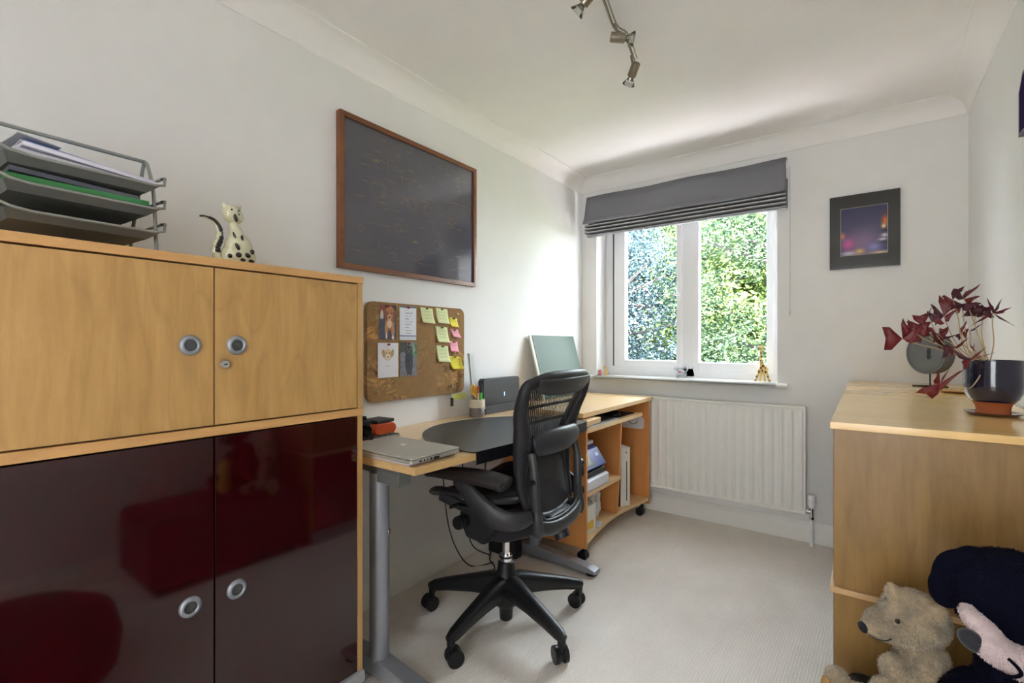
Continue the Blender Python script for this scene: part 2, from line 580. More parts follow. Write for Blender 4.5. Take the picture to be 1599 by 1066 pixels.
def skirt(name, pts_axis, a0, a1, wall, sgn, axis):
    pr = [(0, 0), (.016, 0), (.016, .078), (.012, .088), (.012, .094), (.007, .104), (.003, .113), (0, .113)]
    b = bm_new()
    poly = [(wall + sgn * u, v) for u, v in pr]
    prism(b, poly, a0, a1, axis)
    return struct(name, b, M_TRIM)
skirt('baseboard_left', None, YF, YB, 0, 1, 'y')
b = bm_new(); prism(b, [(YB - u, v) for u, v in [(0, 0), (.016, 0), (.016, .078), (.012, .088), (.012, .094), (.007, .104), (.003, .113), (0, .113)]], .016, XR - .016, 'x'); struct('baseboard_back', b, M_TRIM)
skirt('baseboard_right', None, YF, YB, XR, -1, 'y')
# hallway beyond the open door, behind the camera
b = bm_new()
box(b, (DX0 - .6, YF - 1.3, -0.12), (DX1 + .5, YF - T, 0)); struct('floor_hallway', b, mat('hall_carpet', (170, 160, 145), .95))
b = bm_new(); box(b, (DX0 - .6, YF - 1.4, 0), (DX1 + .5, YF - 1.3, ZC)); struct('wall_hallway', b, M_WALL)
b = bm_new(); box(b, (DX0 - .7, YF - 1.3, 0), (DX0 - .6, YF - T, ZC)); struct('wall_hallway_left', b, M_WALL)
b = bm_new(); box(b, (DX1 + .5, YF - 1.3, 0), (DX1 + .6, YF - T, ZC)); struct('wall_hallway_right', b, M_WALL)
b = bm_new(); box(b, (DX0 - .7, YF - 1.4, ZC), (DX1 + .6, YF - T, ZC + .1)); struct('ceiling_hallway', b, M_CEIL)

# ------------------------------------------------------------------ window
YW = 3.34
win = thing('window_1', ((WX0 + WX1) / 2, YW, WZ0), kind='structure')
def ring_frame(bm, x0, x1, z0, z1, w, y0, y1, wb=None, bev=.003, wl=None, wr=None):
    wb = wb or w
    wl = wl or w; wr = wr or w
    box(bm, (x0, y0, z0), (x0 + wl, y1, z1), bev); box(bm, (x1 - wr, y0, z0), (x1, y1, z1), bev)
    box(bm, (x0 + wl - .001, y0, z0), (x1 - wr + .001, y1, z0 + wb), bev); box(bm, (x0 + wl - .001, y0, z1 - w), (x1 - wr + .001, y1, z1), bev)
b = bm_new()
ring_frame(b, WX0, WX1, WZ0 + .015, WZ1, .058, YW, YW + .07, wb=.072)
box(b, (.690, YW, WZ0 + .03), (.770, YW + .07, WZ1 - .05), .003)
struct('window_frame', b, M_PVC, win)
b = bm_new()
ring_frame(b, .196, .692, .955, 2.06, .070, YW - .028, YW + .03, wb=.05, bev=.006, wl=.088, wr=.036)
s1 = struct('sash', b, M_PVC, win)
b = bm_new(); box(b, (.180, YW - .012, .957), (.192, YW + .01, 2.05), .002); struct('gasket', b, mat('grey_rubber', (70, 70, 74), .6), s1)
b = bm_new(); box(b, (.664, YW - .040, 1.42), (.682, YW - .024, 1.50), .004); box(b, (.640, YW - .055, 1.452), (.680, YW - .040, 1.468), .005); struct('handle', b, M_PVC, s1)
b = bm_new()
ring_frame(b, .760, 1.246, .930, 2.07, .052, YW - .004, YW + .05, wb=.066, bev=.005, wl=.040, wr=.040)
s2 = struct('sash', b, M_PVC, win)
G = thin_glass('window_glass', (0.96, 0.985, 0.97), 0.6)
b = bm_new(); box(b, (.284, YW + .004, 1.005), (.656, YW + .008, 1.99)); struct('pane', b, G, s1)
b = bm_new(); box(b, (.80, YW + .024, .996), (1.206, YW + .028, 2.018)); struct('pane', b, G, s2)
gb = mat('glazing_bead', (150, 152, 156), .5)
for sx, pr_, x0, x1, z0, z1, yy in ((0, s1, .284, .656, 1.005, 1.99, YW - .002), (1, s2, .80, 1.206, .996, 2.018, YW + .018)):
    b = bm_new(); ring_frame(b, x0 - .003, x1 + .003, z0 - .003, z1 + .003, .006, yy, yy + .012, bev=.0005); struct('glazing_seal', b, gb, pr_)
b = bm_new()
prism(b, rrect(3.118, .868, YW + .01, .892, .010), 0.118, 1.286, 'x')
prism(b, rrect(3.118, .868, YB - .0005, .892, .010), 0.070, 1.345, 'x')
struct('window_sill', b, M_TRIM)

# roman blind
bl = thing('roman_blind', (.71, 3.14, 2.18), 'charcoal grey fabric roman blind drawn up over the window', 'blind')
fab = mat('grey_blind_fabric', (122, 122, 130), .8, bump=.2, bscale=900)
b = bm_new()
N = 40
z_top, z_bot = 2.178, 1.985
rows = [(3.150, 2.178), (3.108, 2.176), (3.095, 2.12), (3.085, 2.05), (3.062, 2.00), (3.05, 1.985), (3.058, 1.978), (3.082, 1.985)]
vr = []
for y, z in rows:
    vr.append([b.verts.new((.078 + (1.262) * i / N - (.004 if z < 2.06 else 0) * (1 - 2 * i / N), y + .004 * math.sin(i * .7 + z * 20) * (z < 2.15), z + .003 * math.sin(i * .35))) for i in range(N + 1)])
for j in range(len(rows) - 1):
    for i in range(N):
        b.faces.new((vr[j][i], vr[j][i + 1], vr[j + 1][i + 1], vr[j + 1][i]))
o = obj('fabric_panel', b, fab, bl, smooth=180)
o.modifiers.new('solid', 'SOLIDIFY').thickness = .003
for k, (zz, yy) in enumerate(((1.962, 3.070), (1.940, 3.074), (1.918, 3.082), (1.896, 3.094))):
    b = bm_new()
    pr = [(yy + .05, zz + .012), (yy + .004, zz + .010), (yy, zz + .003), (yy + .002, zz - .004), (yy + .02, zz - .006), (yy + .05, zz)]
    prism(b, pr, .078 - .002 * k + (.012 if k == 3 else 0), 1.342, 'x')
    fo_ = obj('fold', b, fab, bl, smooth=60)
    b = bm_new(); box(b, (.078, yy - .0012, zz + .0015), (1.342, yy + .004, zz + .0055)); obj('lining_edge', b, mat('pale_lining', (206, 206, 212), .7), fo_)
b = bm_new(); box(b, (.084, 3.118, 1.895), (1.336, 3.122, 2.14)); obj('lining', b, fab, bl)
b = bm_new(); box(b, (.080, 3.150, 2.140), (1.338, 3.182, 2.175), .002); obj('headrail', b, M_PVC, bl)
b = bm_new(); box(b, (1.330, 3.11, 1.90), (1.346, 3.13, 2.06), .002); obj('side_fold', b, fab, bl)
b = bm_new(); sweep(b, [(1.352, 3.165, 2.14), (1.353, 3.166, 1.7), (1.351, 3.166, 1.295)], .0016, 6); cyl(b, (1.351, 3.166, 1.31), (1.351, 3.166, 1.285), .003, 8)
obj('pull_cord', b, mat('cord', (190, 188, 182), .6), bl)

# ------------------------------------------------------------------ storage cabinets (left)
CX0, CY0, CY1 = 0.448, 0.055, 0.918
DVY = .497
def flush_pull(parent, y, z, x):
    b = bm_new()
    TQ = Matrix.Translation((x, y, z)) @ Matrix.Rotation(R(90), 4, 'Y')
    lathe(b, [(0, .0004), (.0125, .0004), (.0132, .0040)], 36, TQ, mi=1)  # inner disc in a darker copy: shade of the recess put into its colour
    lathe(b, [(.0132, .0040), (.0150, .0064), (.0172, .0070), (.0205, .0056), (.0232, .0020), (.0240, .0002), (.0240, -.0010)], 36, TQ)
    return obj('handle', b, [mat('grey_pull_metal', (150, 155, 164), .38, .6), mat('pull_recess_shaded', (82, 84, 86), .5, .4)], parent, 60, label='round grey flush pull')
def cabinet(name, z0, z1, dmat, label, cat, lock, hz, bottom, topz, over):
    t = thing(name, (CX0 / 2, (CY0 + CY1) / 2, z0), label, cat)
    b = bm_new()
    box(b, (.004, CY0, z0), (CX0, CY0 + .018, topz), .001); obj('side_panel', b, M_BEECH, t)
    b = bm_new()
    box(b, (.004, CY1 - .018, z0), (CX0, CY1, topz), .001); obj('side_panel', b, M_BEECH, t)
    b = bm_new()
    box(b, (.004, CY0 + .019, z0), (.014, CY1 - .019, topz)); obj('back_panel', b, M_BEECH, t)
    b = bm_new()
    box(b, (.015, CY0 + .019, z0), (CX0 - .022, CY1 - .019, z0 + .016)); obj('bottom_panel', b, M_BEECH_Y, t)
    b = bm_new()
    box(b, (.004, CY0 - over, topz), (CX0 + .003, CY1 + over, z1), .0012); obj('top', b, M_BEECH_Y, t)
    for s, (ya, yb) in enumerate(((CY0 + .020, DVY - .0015), (DVY + .0015, CY1 - .0205))):
        b = bm_new()
        box(b, (CX0 - .018, ya, z0 + .003), (CX0 + .001, yb, topz - .004), .0012, mi=0)
        # cut look of flush pull is set in the door face
        d = obj('door', b, dmat, t)
        flush_pull(d, DVY - .051 if s == 0 else DVY + .051, hz, CX0 + .0015)
        if s == 1 and lock:
            b = bm_new()
            lathe(b, [(0, .010), (.0085, .010), (.0095, .008), (.0125, .004), (.0135, 0), (.0135, -.003)], 28, Matrix.Translation((CX0 + .001, DVY + .022, 1.071)) @ Matrix.Rotation(R(90), 4, 'Y'))
            lk = obj('lock', b, M_CHROME, d, 60)
            b = bm_new(); box(b, (CX0 + .0108, DVY + .018, 1.070), (CX0 + .0116, DVY + .026, 1.0725)); obj('keyhole', b, M_DARK, lk)
    return t
low = cabinet('storage_cabinet', .112, .922, M_RED, 'lower storage cabinet with two glossy burgundy doors at the left', 'cabinet', False, .512, True, .900, .002)
cabinet('storage_cabinet', .9225, 1.327, M_BEECH, 'upper beech cabinet with two pale wood doors and a lock, standing on the burgundy one', 'cabinet', True, 1.117, True, 1.307, .002)
b = bm_new(); box(b, (.02, CY0 - .002, .075), (CX0 + .010, CY1 + .004, .1115), .006); obj('plinth', b, M_GREYP, low)
for y in (CY0 + .05, DVY, CY1 - .03):
    for x in (.07, CX0 - .04):
        b = bm_new(); cyl(b, (x, y, 0), (x, y, .075), .018, 16, .022); obj('leg', b, mat('white_foot', (215, 216, 218), .4), low)

# ------------------------------------------------------------------ framed poster on left wall
pt = thing('framed_poster', (0.002, 1.54, 1.425), 'large dark slate poster with gold diagrams in a brown wooden frame on the left wall', 'poster')
FW = .021
y0, y1, z0, z1 = 1.118, 1.945, 1.425, 2.055
brown = wood('brown_frame_wood', (104, 60, 30), (140, 86, 46), 'y', .4, .2, .2)
b = bm_new()
ring = [(0.002, 0.030)]
box(b, (.002, y0, z0), (.030, y0 + FW, z1), .002); box(b, (.002, y1 - FW, z0), (.030, y1, z1), .002)
box(b, (.002, y0 + FW - .001, z0), (.030, y1 - FW + .001, z0 + FW), .002); box(b, (.002, y0 + FW - .001, z1 - FW), (.030, y1 - FW + .001, z1), .002)
obj('frame', b, brown, pt)
b = bm_new(); box(b, (.006, y0 + FW, z0 + FW), (.020, y1 - FW, z1 - FW))
obj('print', b, mat('slate_poster', (80, 78, 88), .12, coat=.9, spec=.6, var=.1, vscale=3), pt)
b = bm_new()
rg = random.Random(3)
def strip(bm, y, z, y2, z2, w, x=.0206):
    d = Vector((0, y2 - y, z2 - z)); n = Vector((0, -d.z, d.y)).normalized() * w / 2
    p = [Vector((x, y, z)) + n, Vector((x, y, z)) - n, Vector((x, y2, z2)) - n, Vector((x, y2, z2)) + n]
    vs = [bm.verts.new(q) for q in p]; bm.faces.new(vs)
def circ(bm, y, z, r, w=.0016, x=.0206, n=32, k0=0, k1=None):
    for k in range(k0, k1 or n):
        a, c = 2 * PI * k / n, 2 * PI * (k + 1) / n
        strip(bm, y + r * math.cos(a), z + r * math.sin(a), y + r * math.cos(c), z + r * math.sin(c), w, x)
for (yy, zz, r) in ((1.31, 1.785, .036), (1.50, 1.765, .034), (1.50, 1.765, .022), (1.60, 1.755, .026), (1.76, 1.73, .026), (1.76, 1.73, .016), (1.22, 1.60, .012), (1.42, 1.64, .018), (1.66, 1.60, .022), (1.55, 1.53, .016)):
    circ(b, yy, zz, r)
for yy, zz in ((1.30, 1.90), (1.52, 1.59)):
    for k in range(6): strip(b, yy - .02 + .003 * k, zz + .002 * k, yy + .02 - .003 * k, zz + .002 * k, .0016)
for k in range(90):
    yy = rg.uniform(y0 + .05, y1 - .12); zz = rg.uniform(z0 + .05, z1 - .05); L = rg.uniform(.006, .05)
    if rg.random() < .25: strip(b, yy, zz, yy, zz + L, .0009)
    else: strip(b, yy, zz, yy + L, zz, rg.choice((.0009, .0014, .0022)))
for k in range(70):
    yy = rg.uniform(y0 + .06, y1 - .1); zz = rg.uniform(z0 + .05, z1 - .05)
    for q in range(rg.randint(3, 9)): strip(b, yy + q * .0045, zz, yy + q * .0045 + .003, zz + rg.uniform(-.002, .002), .0022)
obj('gold_ink', b, mat('gold_ink', (124, 108, 84), .3), pt, 0)

# ------------------------------------------------------------------ cork board and pinned papers
cb = thing('cork_board', (.002, 1.55, .872), 'rounded cork pinboard on the left wall above the desk', 'pinboard')
m, nt, p = newmat('cork')
tc = nt.nodes.new('ShaderNodeTexCoord')
n1 = nt.nodes.new('ShaderNodeTexNoise'); n1.inputs['Scale'].default_value = 11; n1.inputs['Detail'].default_value = 10; n1.inputs['Roughness'].default_value = .82; n1.inputs['Distortion'].default_value = 1.6
v1 = nt.nodes.new('ShaderNodeTexVoronoi'); v1.inputs['Scale'].default_value = 180
for q in (n1, v1): nt.links.new(tc.outputs['Object'], q.inputs['Vector'])
cr = nt.nodes.new('ShaderNodeValToRGB')
cr.color_ramp.elements[0].position = .30; cr.color_ramp.elements[0].color = lin(84, 54, 28)
cr.color_ramp.elements[1].position = .72; cr.color_ramp.elements[1].color = lin(222, 172, 104)
e = cr.color_ramp.elements.new(.42); e.color = lin(148, 110, 66)
e = cr.color_ramp.elements.new(.56); e.color = lin(170, 130, 80)
e = cr.color_ramp.elements.new(.62); e.color = lin(210, 156, 88)
nbg = nt.nodes.new('ShaderNodeTexNoise'); nbg.inputs['Scale'].default_value = 5.5; nbg.inputs['Detail'].default_value = 5; nbg.inputs['Distortion'].default_value = .8
nt.links.new(tc.outputs['Object'], nbg.inputs['Vector'])
k1 = nt.nodes.new('ShaderNodeMath'); k1.operation = 'SUBTRACT'; k1.inputs[1].default_value = .5; nt.links.new(n1.outputs['Fac'], k1.inputs[0])
k2 = nt.nodes.new('ShaderNodeMapRange'); k2.inputs[1].default_value = .50; k2.inputs[2].default_value = .68; k2.inputs[3].default_value = .45; k2.inputs[4].default_value = 2.6; nt.links.new(nbg.outputs['Fac'], k2.inputs[0])
k3 = nt.nodes.new('ShaderNodeMath'); k3.operation = 'MULTIPLY_ADD'; k3.inputs[2].default_value = .5; nt.links.new(k1.outputs[0], k3.inputs[0]); nt.links.new(k2.outputs[0], k3.inputs[1])
nt.links.new(k3.outputs[0], cr.inputs[0])
mx = nt.nodes.new('ShaderNodeMix'); mx.data_type = 'RGBA'; mx.blend_type = 'MULTIPLY'; mx.inputs[0].default_value = .30
nt.links.new(cr.outputs[0], mx.inputs[6]); nt.links.new(v1.outputs['Color'], mx.inputs[7])
nt.links.new(mx.outputs[2], p.inputs['Base Color']); p.inputs['Roughness'].default_value = .85
bp = nt.nodes.new('ShaderNodeBump'); bp.inputs['Strength'].default_value = .3; bp.inputs['Distance'].default_value = .002
nt.links.new(n1.outputs['Fac'], bp.inputs['Height']); nt.links.new(bp.outputs[0], p.inputs['Normal'])
b = bm_new(); prism(b, rrect(1.250, .872, 1.853, 1.302, .035), .002, .024, 'x', bev=.002)
obj('cork_panel', b, m, cb, 30)
brass = mat('brass_tack', (210, 180, 110), .25, .9)
for yy, zz in ((1.293, 1.272), (1.802, 1.274), (1.294, .912), (1.80, .925)):
    b = bm_new(); lathe(b, [(0, .004), (.003, .0035), (.005, .001), (.005, 0)], 14, Matrix.Translation((.0242, yy, zz)) @ Matrix.Rotation(R(90), 4, 'Y')); obj('screw_cap', b, brass, cb)
M_PRINT = colattr_mat('photo_print', .35, .2)
def el(s, t, cx, cy, rx, ry, a=0):
    dx, dy = s - cx, t - cy
    ca, sa = math.cos(a), math.sin(a)
    return ((dx * ca + dy * sa) / rx) ** 2 + ((-dx * sa + dy * ca) / ry) ** 2
def mixc(a, b_, t): return tuple(a[i] * (1 - t) + b_[i] * t for i in range(3))
def nz2(s, t, k): return noise.noise(Vector((s * k, t * k, 3.3)))
def puppy(s, t):
    c = mixc((58, 58, 78), (90, 84, 100), .5 + .5 * nz2(s, t, 9))
    if t > .72: c = (70, 44, 44)
    if s < .35 and t > .7: c = (140, 72, 48)
    if el(s, t, .16, .55, .1, .3) < 1 and t > .6: c = (215, 200, 185)
    tan, dk = (188, 122, 74), (140, 80, 44)
    if el(s, t, .62, .52, .27, .26) < 1: c = mixc(tan, dk, .5 + .5 * nz2(s, t, 12))
    if el(s, t, .42, .32, .09, .2) < 1 or el(s, t, .80, .28, .09, .22) < 1: c = (196, 130, 84)
    if el(s, t, .60, .45, .14, .12) < 1: c = (222, 190, 150)
    if el(s, t, .62, .78, .27, .20) < 1: c = mixc((196, 130, 80), dk, .3 + .3 * nz2(s, t, 10))
    if el(s, t, .38, .72, .08, .18, .3) < 1 or el(s, t, .88, .70, .08, .18, -.3) < 1: c = (140, 78, 46)
    if el(s, t, .60, .64, .10, .09) < 1: c = (214, 160, 112)
    if el(s, t, .59, .64, .05, .035) < 1: c = (50, 34, 34)
    if el(s, t, .50, .76, .035, .025) < 1 or el(s, t, .74, .76, .035, .025) < 1: c = (44, 28, 22)
    if el(s, t, .42, .10, .05, .09) < 1 or el(s, t, .80, .06, .07, .06) < 1: c = (228, 206, 178)
    return c
def sketch(s, t):
    c = (232, 230, 236)
    if el(s, t, .48, .66, .20, .17) < 1: c = mixc((224, 200, 168), (206, 176, 134), .5 + .5 * nz2(s, t, 14))
    if el(s, t, .27, .70, .07, .12, .3) < 1 or el(s, t, .70, .70, .07, .12, -.3) < 1: c = (186, 148, 100)
    if el(s, t, .48, .60, .10, .08) < 1: c = (236, 222, 206)
    if el(s, t, .41, .70, .025, .016) < 1 or el(s, t, .56, .70, .025, .016) < 1: c = (70, 50, 40)
    if el(s, t, .48, .595, .045, .022) < 1: c = (110, 80, 76)
    if abs(t - .33) < .008 and .40 < s < .56: c = (170, 170, 178)
    return c
def blackdog(s, t):
    c = mixc((96, 94, 102), (150, 146, 154), .5 + .6 * nz2(s, t, 13))
    if t > .55 and s > .55: c = mixc((40, 110, 60), (160, 160, 150), .5 + nz2(s, t, 8))
    if t > .7 and s < .4: c = (60, 66, 56)
    if el(s, t, .52, .45, .24, .40) < 1: c = mixc((28, 28, 34), (66, 66, 76), .5 + .7 * nz2(s, t, 9))
    if el(s, t, .50, .74, .19, .17) < 1: c = (34, 34, 40)
    if el(s, t, .50, .70, .09, .07) < 1: c = (84, 86, 98)
    if el(s, t, .50, .665, .045, .03) < 1: c = (14, 14, 18)
    if el(s, t, .43, .79, .03, .02) < 1 or el(s, t, .59, .79, .03, .02) < 1: c = (170, 130, 60)
    if el(s, t, .44, .14, .06, .14) < 1 or el(s, t, .62, .14, .06, .14) < 1: c = (54, 54, 62)
    return c
def listing(s, t):
    if t > .955 or .11 < t < .135: return (104, 112, 150)
    if t < .11: return (214, 214, 220)
    k = (t - .16) / .085
    if 0 < k < 9 and abs(k - int(k) - .5) < .13 and .34 < s < .66 + .14 * math.sin(int(k) * 2.1) and nz2(s, t, 40) > -.25: return (150, 152, 166)
    return (228, 230, 238)
def pinned(name, y0, z0, y1, z1, fn, label, cat, x=.0262, group=None, pin=(170, 40, 36)):
    t = thing(name, (x - .0005, (y0 + y1) / 2, z0), label, cat, group)
    b = bm_new(); box(b, (x - .0016, y0, z0), (x - .0004, y1, z1)); obj('sheet', b, M_PAPER, t, 0)
    printed('print', t, (x, y0, z0), (0, y1 - y0, 0), (0, 0, z1 - z0), 48, 64, fn, M_PRINT)
    pushpin(t, (y0 + y1) / 2, z1 - .007, x, pin)
    return t
def pushpin(parent, y, z, x, rgb, r=.0045):
    b = bm_new()
    lathe(b, [(0, .010), (r, .0095), (r * 1.05, .008), (r * .6, .006), (r * .6, .003), (r * 1.1, .001), (r * 1.1, 0)], 14, Matrix.Translation((x, y, z)) @ Matrix.Rotation(R(90), 4, 'Y'))
    return obj('push_pin', b, mat('pin_%d_%d_%d' % rgb, rgb, .3), parent)
pinned('photograph', 1.309, 1.140, 1.403, 1.291, puppy, 'photo of a ginger puppy pinned at the upper left of the cork board', 'photo')
pinned('notice', 1.422, 1.138, 1.520, 1.292, listing, 'white printed list with blue borders pinned beside the puppy photo', 'paper')
pinned('drawing', 1.303, .974, 1.414, 1.125, sketch, 'white card with a drawn pale dog head, pinned at lower left', 'drawing')
pinned('photograph', 1.425, .974, 1.524, 1.129, blackdog, 'photo of a sitting black dog pinned on the cork board', 'photo')
def note(y0, z1, y1, z0, rgb, label, skew=.012, lines=3, seed=0, pin=(90, 110, 60)):
    rn = random.Random(seed)
    x0 = .0255
    t = thing('sticky_note', (x0, (y0 + y1) / 2, z0), label, 'note')
    b = bm_new()
    N = 8
    rows = []
    for j in range(N + 1):
        f_ = j / N
        lift = .009 * max(0, f_ - .3) ** 2 * 2
        rows.append([b.verts.new((x0 + lift + .001 * i / N, y0 + skew * f_ + (y1 - y0 - skew) * i / N, z1 + (z0 - z1) * f_ - .004 * (i / N) * (1 if skew > 0 else 0))) for i in range(N + 1)])
    for j in range(N):
        for i in range(N):
            b.faces.new((rows[j][i], rows[j + 1][i], rows[j + 1][i + 1], rows[j][i + 1]))
    o = obj('sheet', b, mat('note_%d_%d_%d' % rgb, rgb, .75), t, 180)
    o.modifiers.new('s', 'SOLIDIFY').thickness = .0004
    b = bm_new()
    for k in range(lines):
        f_ = (k + 1.2) / (lines + 1.6)
        lift = .009 * max(0, f_ - .3) ** 2 * 2 + .0018
        zz = z1 + (z0 - z1) * f_
        ya = y0 + skew * f_ + .18 * (y1 - y0)
        q = 0
        while q < .55:
            w = rn.uniform(.05, .16)
            strip(b, ya + q * (y1 - y0), zz - .001, ya + min(.58, q + w) * (y1 - y0), zz - .002 + rn.uniform(-.001, .001), .0014, x0 + lift)
            q += w + .04
    obj('handwriting', b, mat('pen_ink', (158, 164, 138), .6), t, 0)
    pushpin(t, (y0 + y1) / 2 - skew * .4, z1 - .006, x0 + .0015, pin)
    return t
PG = (226, 232, 176)
note(1.544, 1.294, 1.635, 1.222, PG, 'pale green sticky note, the left one of the top pair on the cork board', seed=1)
note(1.643, 1.297, 1.736, 1.223, PG, 'pale green sticky note at the top of the column of three', seed=2)
note(1.643, 1.207, 1.736, 1.130, PG, 'pale green sticky note in the middle of the column of three', seed=3)
note(1.648, 1.114, 1.741, 1.033, PG, 'pale green sticky note at the bottom of the column of three', seed=4)
note(1.741, 1.255, 1.802, 1.209, (240, 222, 80), 'small yellow sticky note at the upper right of the cork board', .006, 1, 5, (90, 80, 30))
note(1.745, 1.197, 1.821, 1.156, (244, 170, 186), 'pink sticky note twisted askew just under the small yellow one', .020, 1, 6, (150, 60, 70))
note(1.741, 1.136, 1.802, 1.084, (244, 166, 182), 'upright pink sticky note above the large yellow note', .004, 1, 7, (150, 60, 70))
note(1.732, 1.059, 1.845, .994, (238, 222, 66), 'large bright yellow sticky note near the right edge of the cork board', .024, 3, 8, (150, 130, 40))
# usb stick on a hook below the board
k = thing('usb_stick', (.03, 1.752, .809), 'small black memory stick hanging by a metal clip from the cork board', 'memory stick')
b = bm_new()
box(b, (.028, 1.744, .808), (.036, 1.760, .850), .002); obj('body', b, M_BLACK, k)
b = bm_new()
box(b, (.029, 1.748, .850), (.035, 1.757, .872), .001)
sweep(b, [(.032, 1.7525, .870), (.032, 1.7525, .905)], .0022, 8)
sweep(b, [(.032, 1.7525, .905), (.032, 1.742, .920)], .0018, 6); sweep(b, [(.032, 1.7525, .905), (.032, 1.763, .920)], .0018, 6)
cyl(b, (.024, 1.7525, .905), (.036, 1.7525, .905), .004, 10)
obj('clip', b, M_CHROME, k)
b = bm_new(); box(b, (.030, 1.762, .838), (.0312, 1.858, .868)); one('paper_tab', b, mat('lime_tab', (206, 212, 110), .7), 'yellow-green paper tab sticking out behind the pen pot', 'paper', smooth=0)

# ------------------------------------------------------------------ desk
dk = thing('desk', (.31, 1.61, 0), 'beech desk with silver T-shaped legs along the left wall', 'desk')
b = bm_new()
prism(b, [(.003, .985), (.608, .988), (.626, 1.245), (.640, 1.45), (.640, 1.85), (.626, 2.07), (.612, 2.2405), (.003, 2.2405)], .720, .745, 'z', bev=.0015)
obj('tabletop', b, M_BEECH_TOP, dk)
def tleg(y, x0, x1, xc, foot_up=.045):
    b = bm_new()
    # foot: long low arched bar
    prof = [(x0, .018), (x0 + .005, .045), (x0 + .10, .060), (xc, .070), (x1 - .22, .062), (x1 - .04, .040), (x1, .030), (x1, .012), (x1 - .06, .012), (x0, .012)]
    prism(b, prof, y - .030, y + .030, 'y', bev=.006)
    f1 = obj('foot', b, M_SILV, dk, 40)
    b = bm_new(); cyl(b, (x1 - .035, y, 0), (x1 - .035, y, .0125), .026, 20); cyl(b, (x0 + .03, y, 0), (x0 + .03, y, .0125), .026, 20)
    obj('rubber_pad', b, M_BLACK, f1)
    b = bm_new(); cyl(b, (xc, y, .06), (xc, y, .69), .033, 32)
    lg = obj('leg', b, M_SILV, dk, 60)
    if y < 1.5:
        b = bm_new(); lathe(b, [(0, .004), (.006, .004), (.012, .003), (.013, 0)], 18, Matrix.Translation((xc + .025, y + .020, .485)) @ Matrix.Rotation(R(37), 4, 'Z') @ Matrix.Rotation(R(90), 4, 'Y')); obj('bolt', b, M_CHROME, lg)
    b = bm_new(); box(b, (xc - .2, y - .025, .690), (xc + .13, y + .025, .7195), .003); box(b, (xc + .02, y - .027, .662), (xc + .128, y + .027, .700), .003)
    obj('bracket', b, mat('grey_bracket', (110, 112, 112), .5, .3), dk)
tleg(1.035, .10, .70, .380)
tleg(2.10, .055, .665, .300)
b = bm_new(); box(b, (.25, 1.07, .675), (.29, 2.07, .719), .003); obj('crossbar', b, mat('grey_bracket', (110, 112, 112), .5, .3), dk)
# leather desk pad
dp = thing('desk_pad', (.43, 1.65, .7455), 'round-backed black leather desk pad with a lip over the desk front', 'desk pad')
cx_, cy_, rr = .545, 1.652, .425
arc = []
a0 = math.acos((.628 - cx_) / rr)
for kk in range(49):
    a = a0 + (2 * PI - 2 * a0) * kk / 48
    arc.append((cx_ + rr * math.cos(a), cy_ + rr * math.sin(a) * .985))
front = [(.642, 1.45), (.648, 1.55), (.650, 1.65), (.648, 1.75), (.642, 1.86)]
b = bm_new(); prism(b, arc + front, .7455, .7500, 'z', bev=.001); obj('pad', b, M_LEATHER, dp, 40)
b = bm_new()
fr = [(.631, 1.243), (.645, 1.45), (.652, 1.55), (.654, 1.65), (.652, 1.75), (.645, 1.86), (.631, 2.045)]
inner = [(x - .004, y) for x, y in fr]
prism(b, [(x + .004, y) for x, y in fr] + [(x, y) for x, y in fr][::-1], .706, .7512, 'z', bev=.0012)
obj('front_lip', b, mat('navy_black_leather', (20, 20, 28), .35, bump=.1, bscale=600), dp, 40)
b = bm_new(); sweep(b, [(x, y, .7506) for x, y in arc], .0012, 6); obj('stitching', b, mat('stitch', (120, 120, 112), .6), dp)

# papers, laptop
b = bm_new(); box(b, (.250, .986, .7455), (.583, 1.190, .7490), .0005); 
one('magazine', b, mat('mauve_cover', (176, 160, 166), .4), 'thin mauve magazine lying under the laptop', 'magazine')
b = bm_new(); box(b, (.245, .984, .7494), (.588, 1.186, .7530), .0005)
one('paper_stack', b, mat('offwhite_paper', (206, 200, 196), .6), 'stack of off-white papers directly under the laptop', 'papers')
lp = thing('laptop', (.43, 1.09, .7532), 'closed silver laptop at the near left end of the desk', 'laptop')
def rr_box(bm, x0, y0, x1, y1, z0, z1, r=.012, bev=.001):
    prism(bm, rrect(x0, y0, x1, y1, r), z0, z1, 'z', bev=bev)
b = bm_new(); rr_box(b, .262, .980, .602, 1.196, .7535, .7655, .010, .003); obj('base', b, mat('laptop_metal', (188, 186, 180), .4, .45), lp)
b = bm_new(); rr_box(b, .262, .980, .602, 1.196, .7665, .7725, .010, .0022)
lid = obj('lid', b, mat('laptop_metal', (188, 186, 180), .4, .45), lp)
b = bm_new()
import itertools
ap = [(-.0, -.0115), (.006, -.013), (.011, -.006), (.0125, .002), (.010, .0065), (.0085, .0035), (.0055, .0025), (.0045, .006), (.0068, .0095), (.004, .011), (.0, .0098), (-.006, .0115), (-.011, .008), (-.0125, .0), (-.011, -.007), (-.006, -.013)]
prism(b, [(.418 + u_ * .9, 1.106 + v_ * .9) for u_, v_ in ap], .7725, .7729, 'z')
prism(b, [(.418 + u_, 1.106 + v_ + .0125) for u_, v_ in ((0, 0), (.004, .001), (.005, .005), (.001, .004))], .7725, .7729, 'z')
obj('logo', b, mat('logo_pale', (240, 240, 238), .5), lid, 0)
b = bm_new()
for yy, w in ((1.012, .010), (1.030, .006), (1.044, .004), (1.058, .008), (1.074, .010)):
    box(b, (.6018, yy, .7565), (.6026, yy + w, .7620))
obj('ports', b, M_BLACK, lp)
b = bm_new(); box(b, (.6025, 1.072, .7555), (.608, 1.092, .7630), .001); obj('plug', b, M_BLACK, lp)

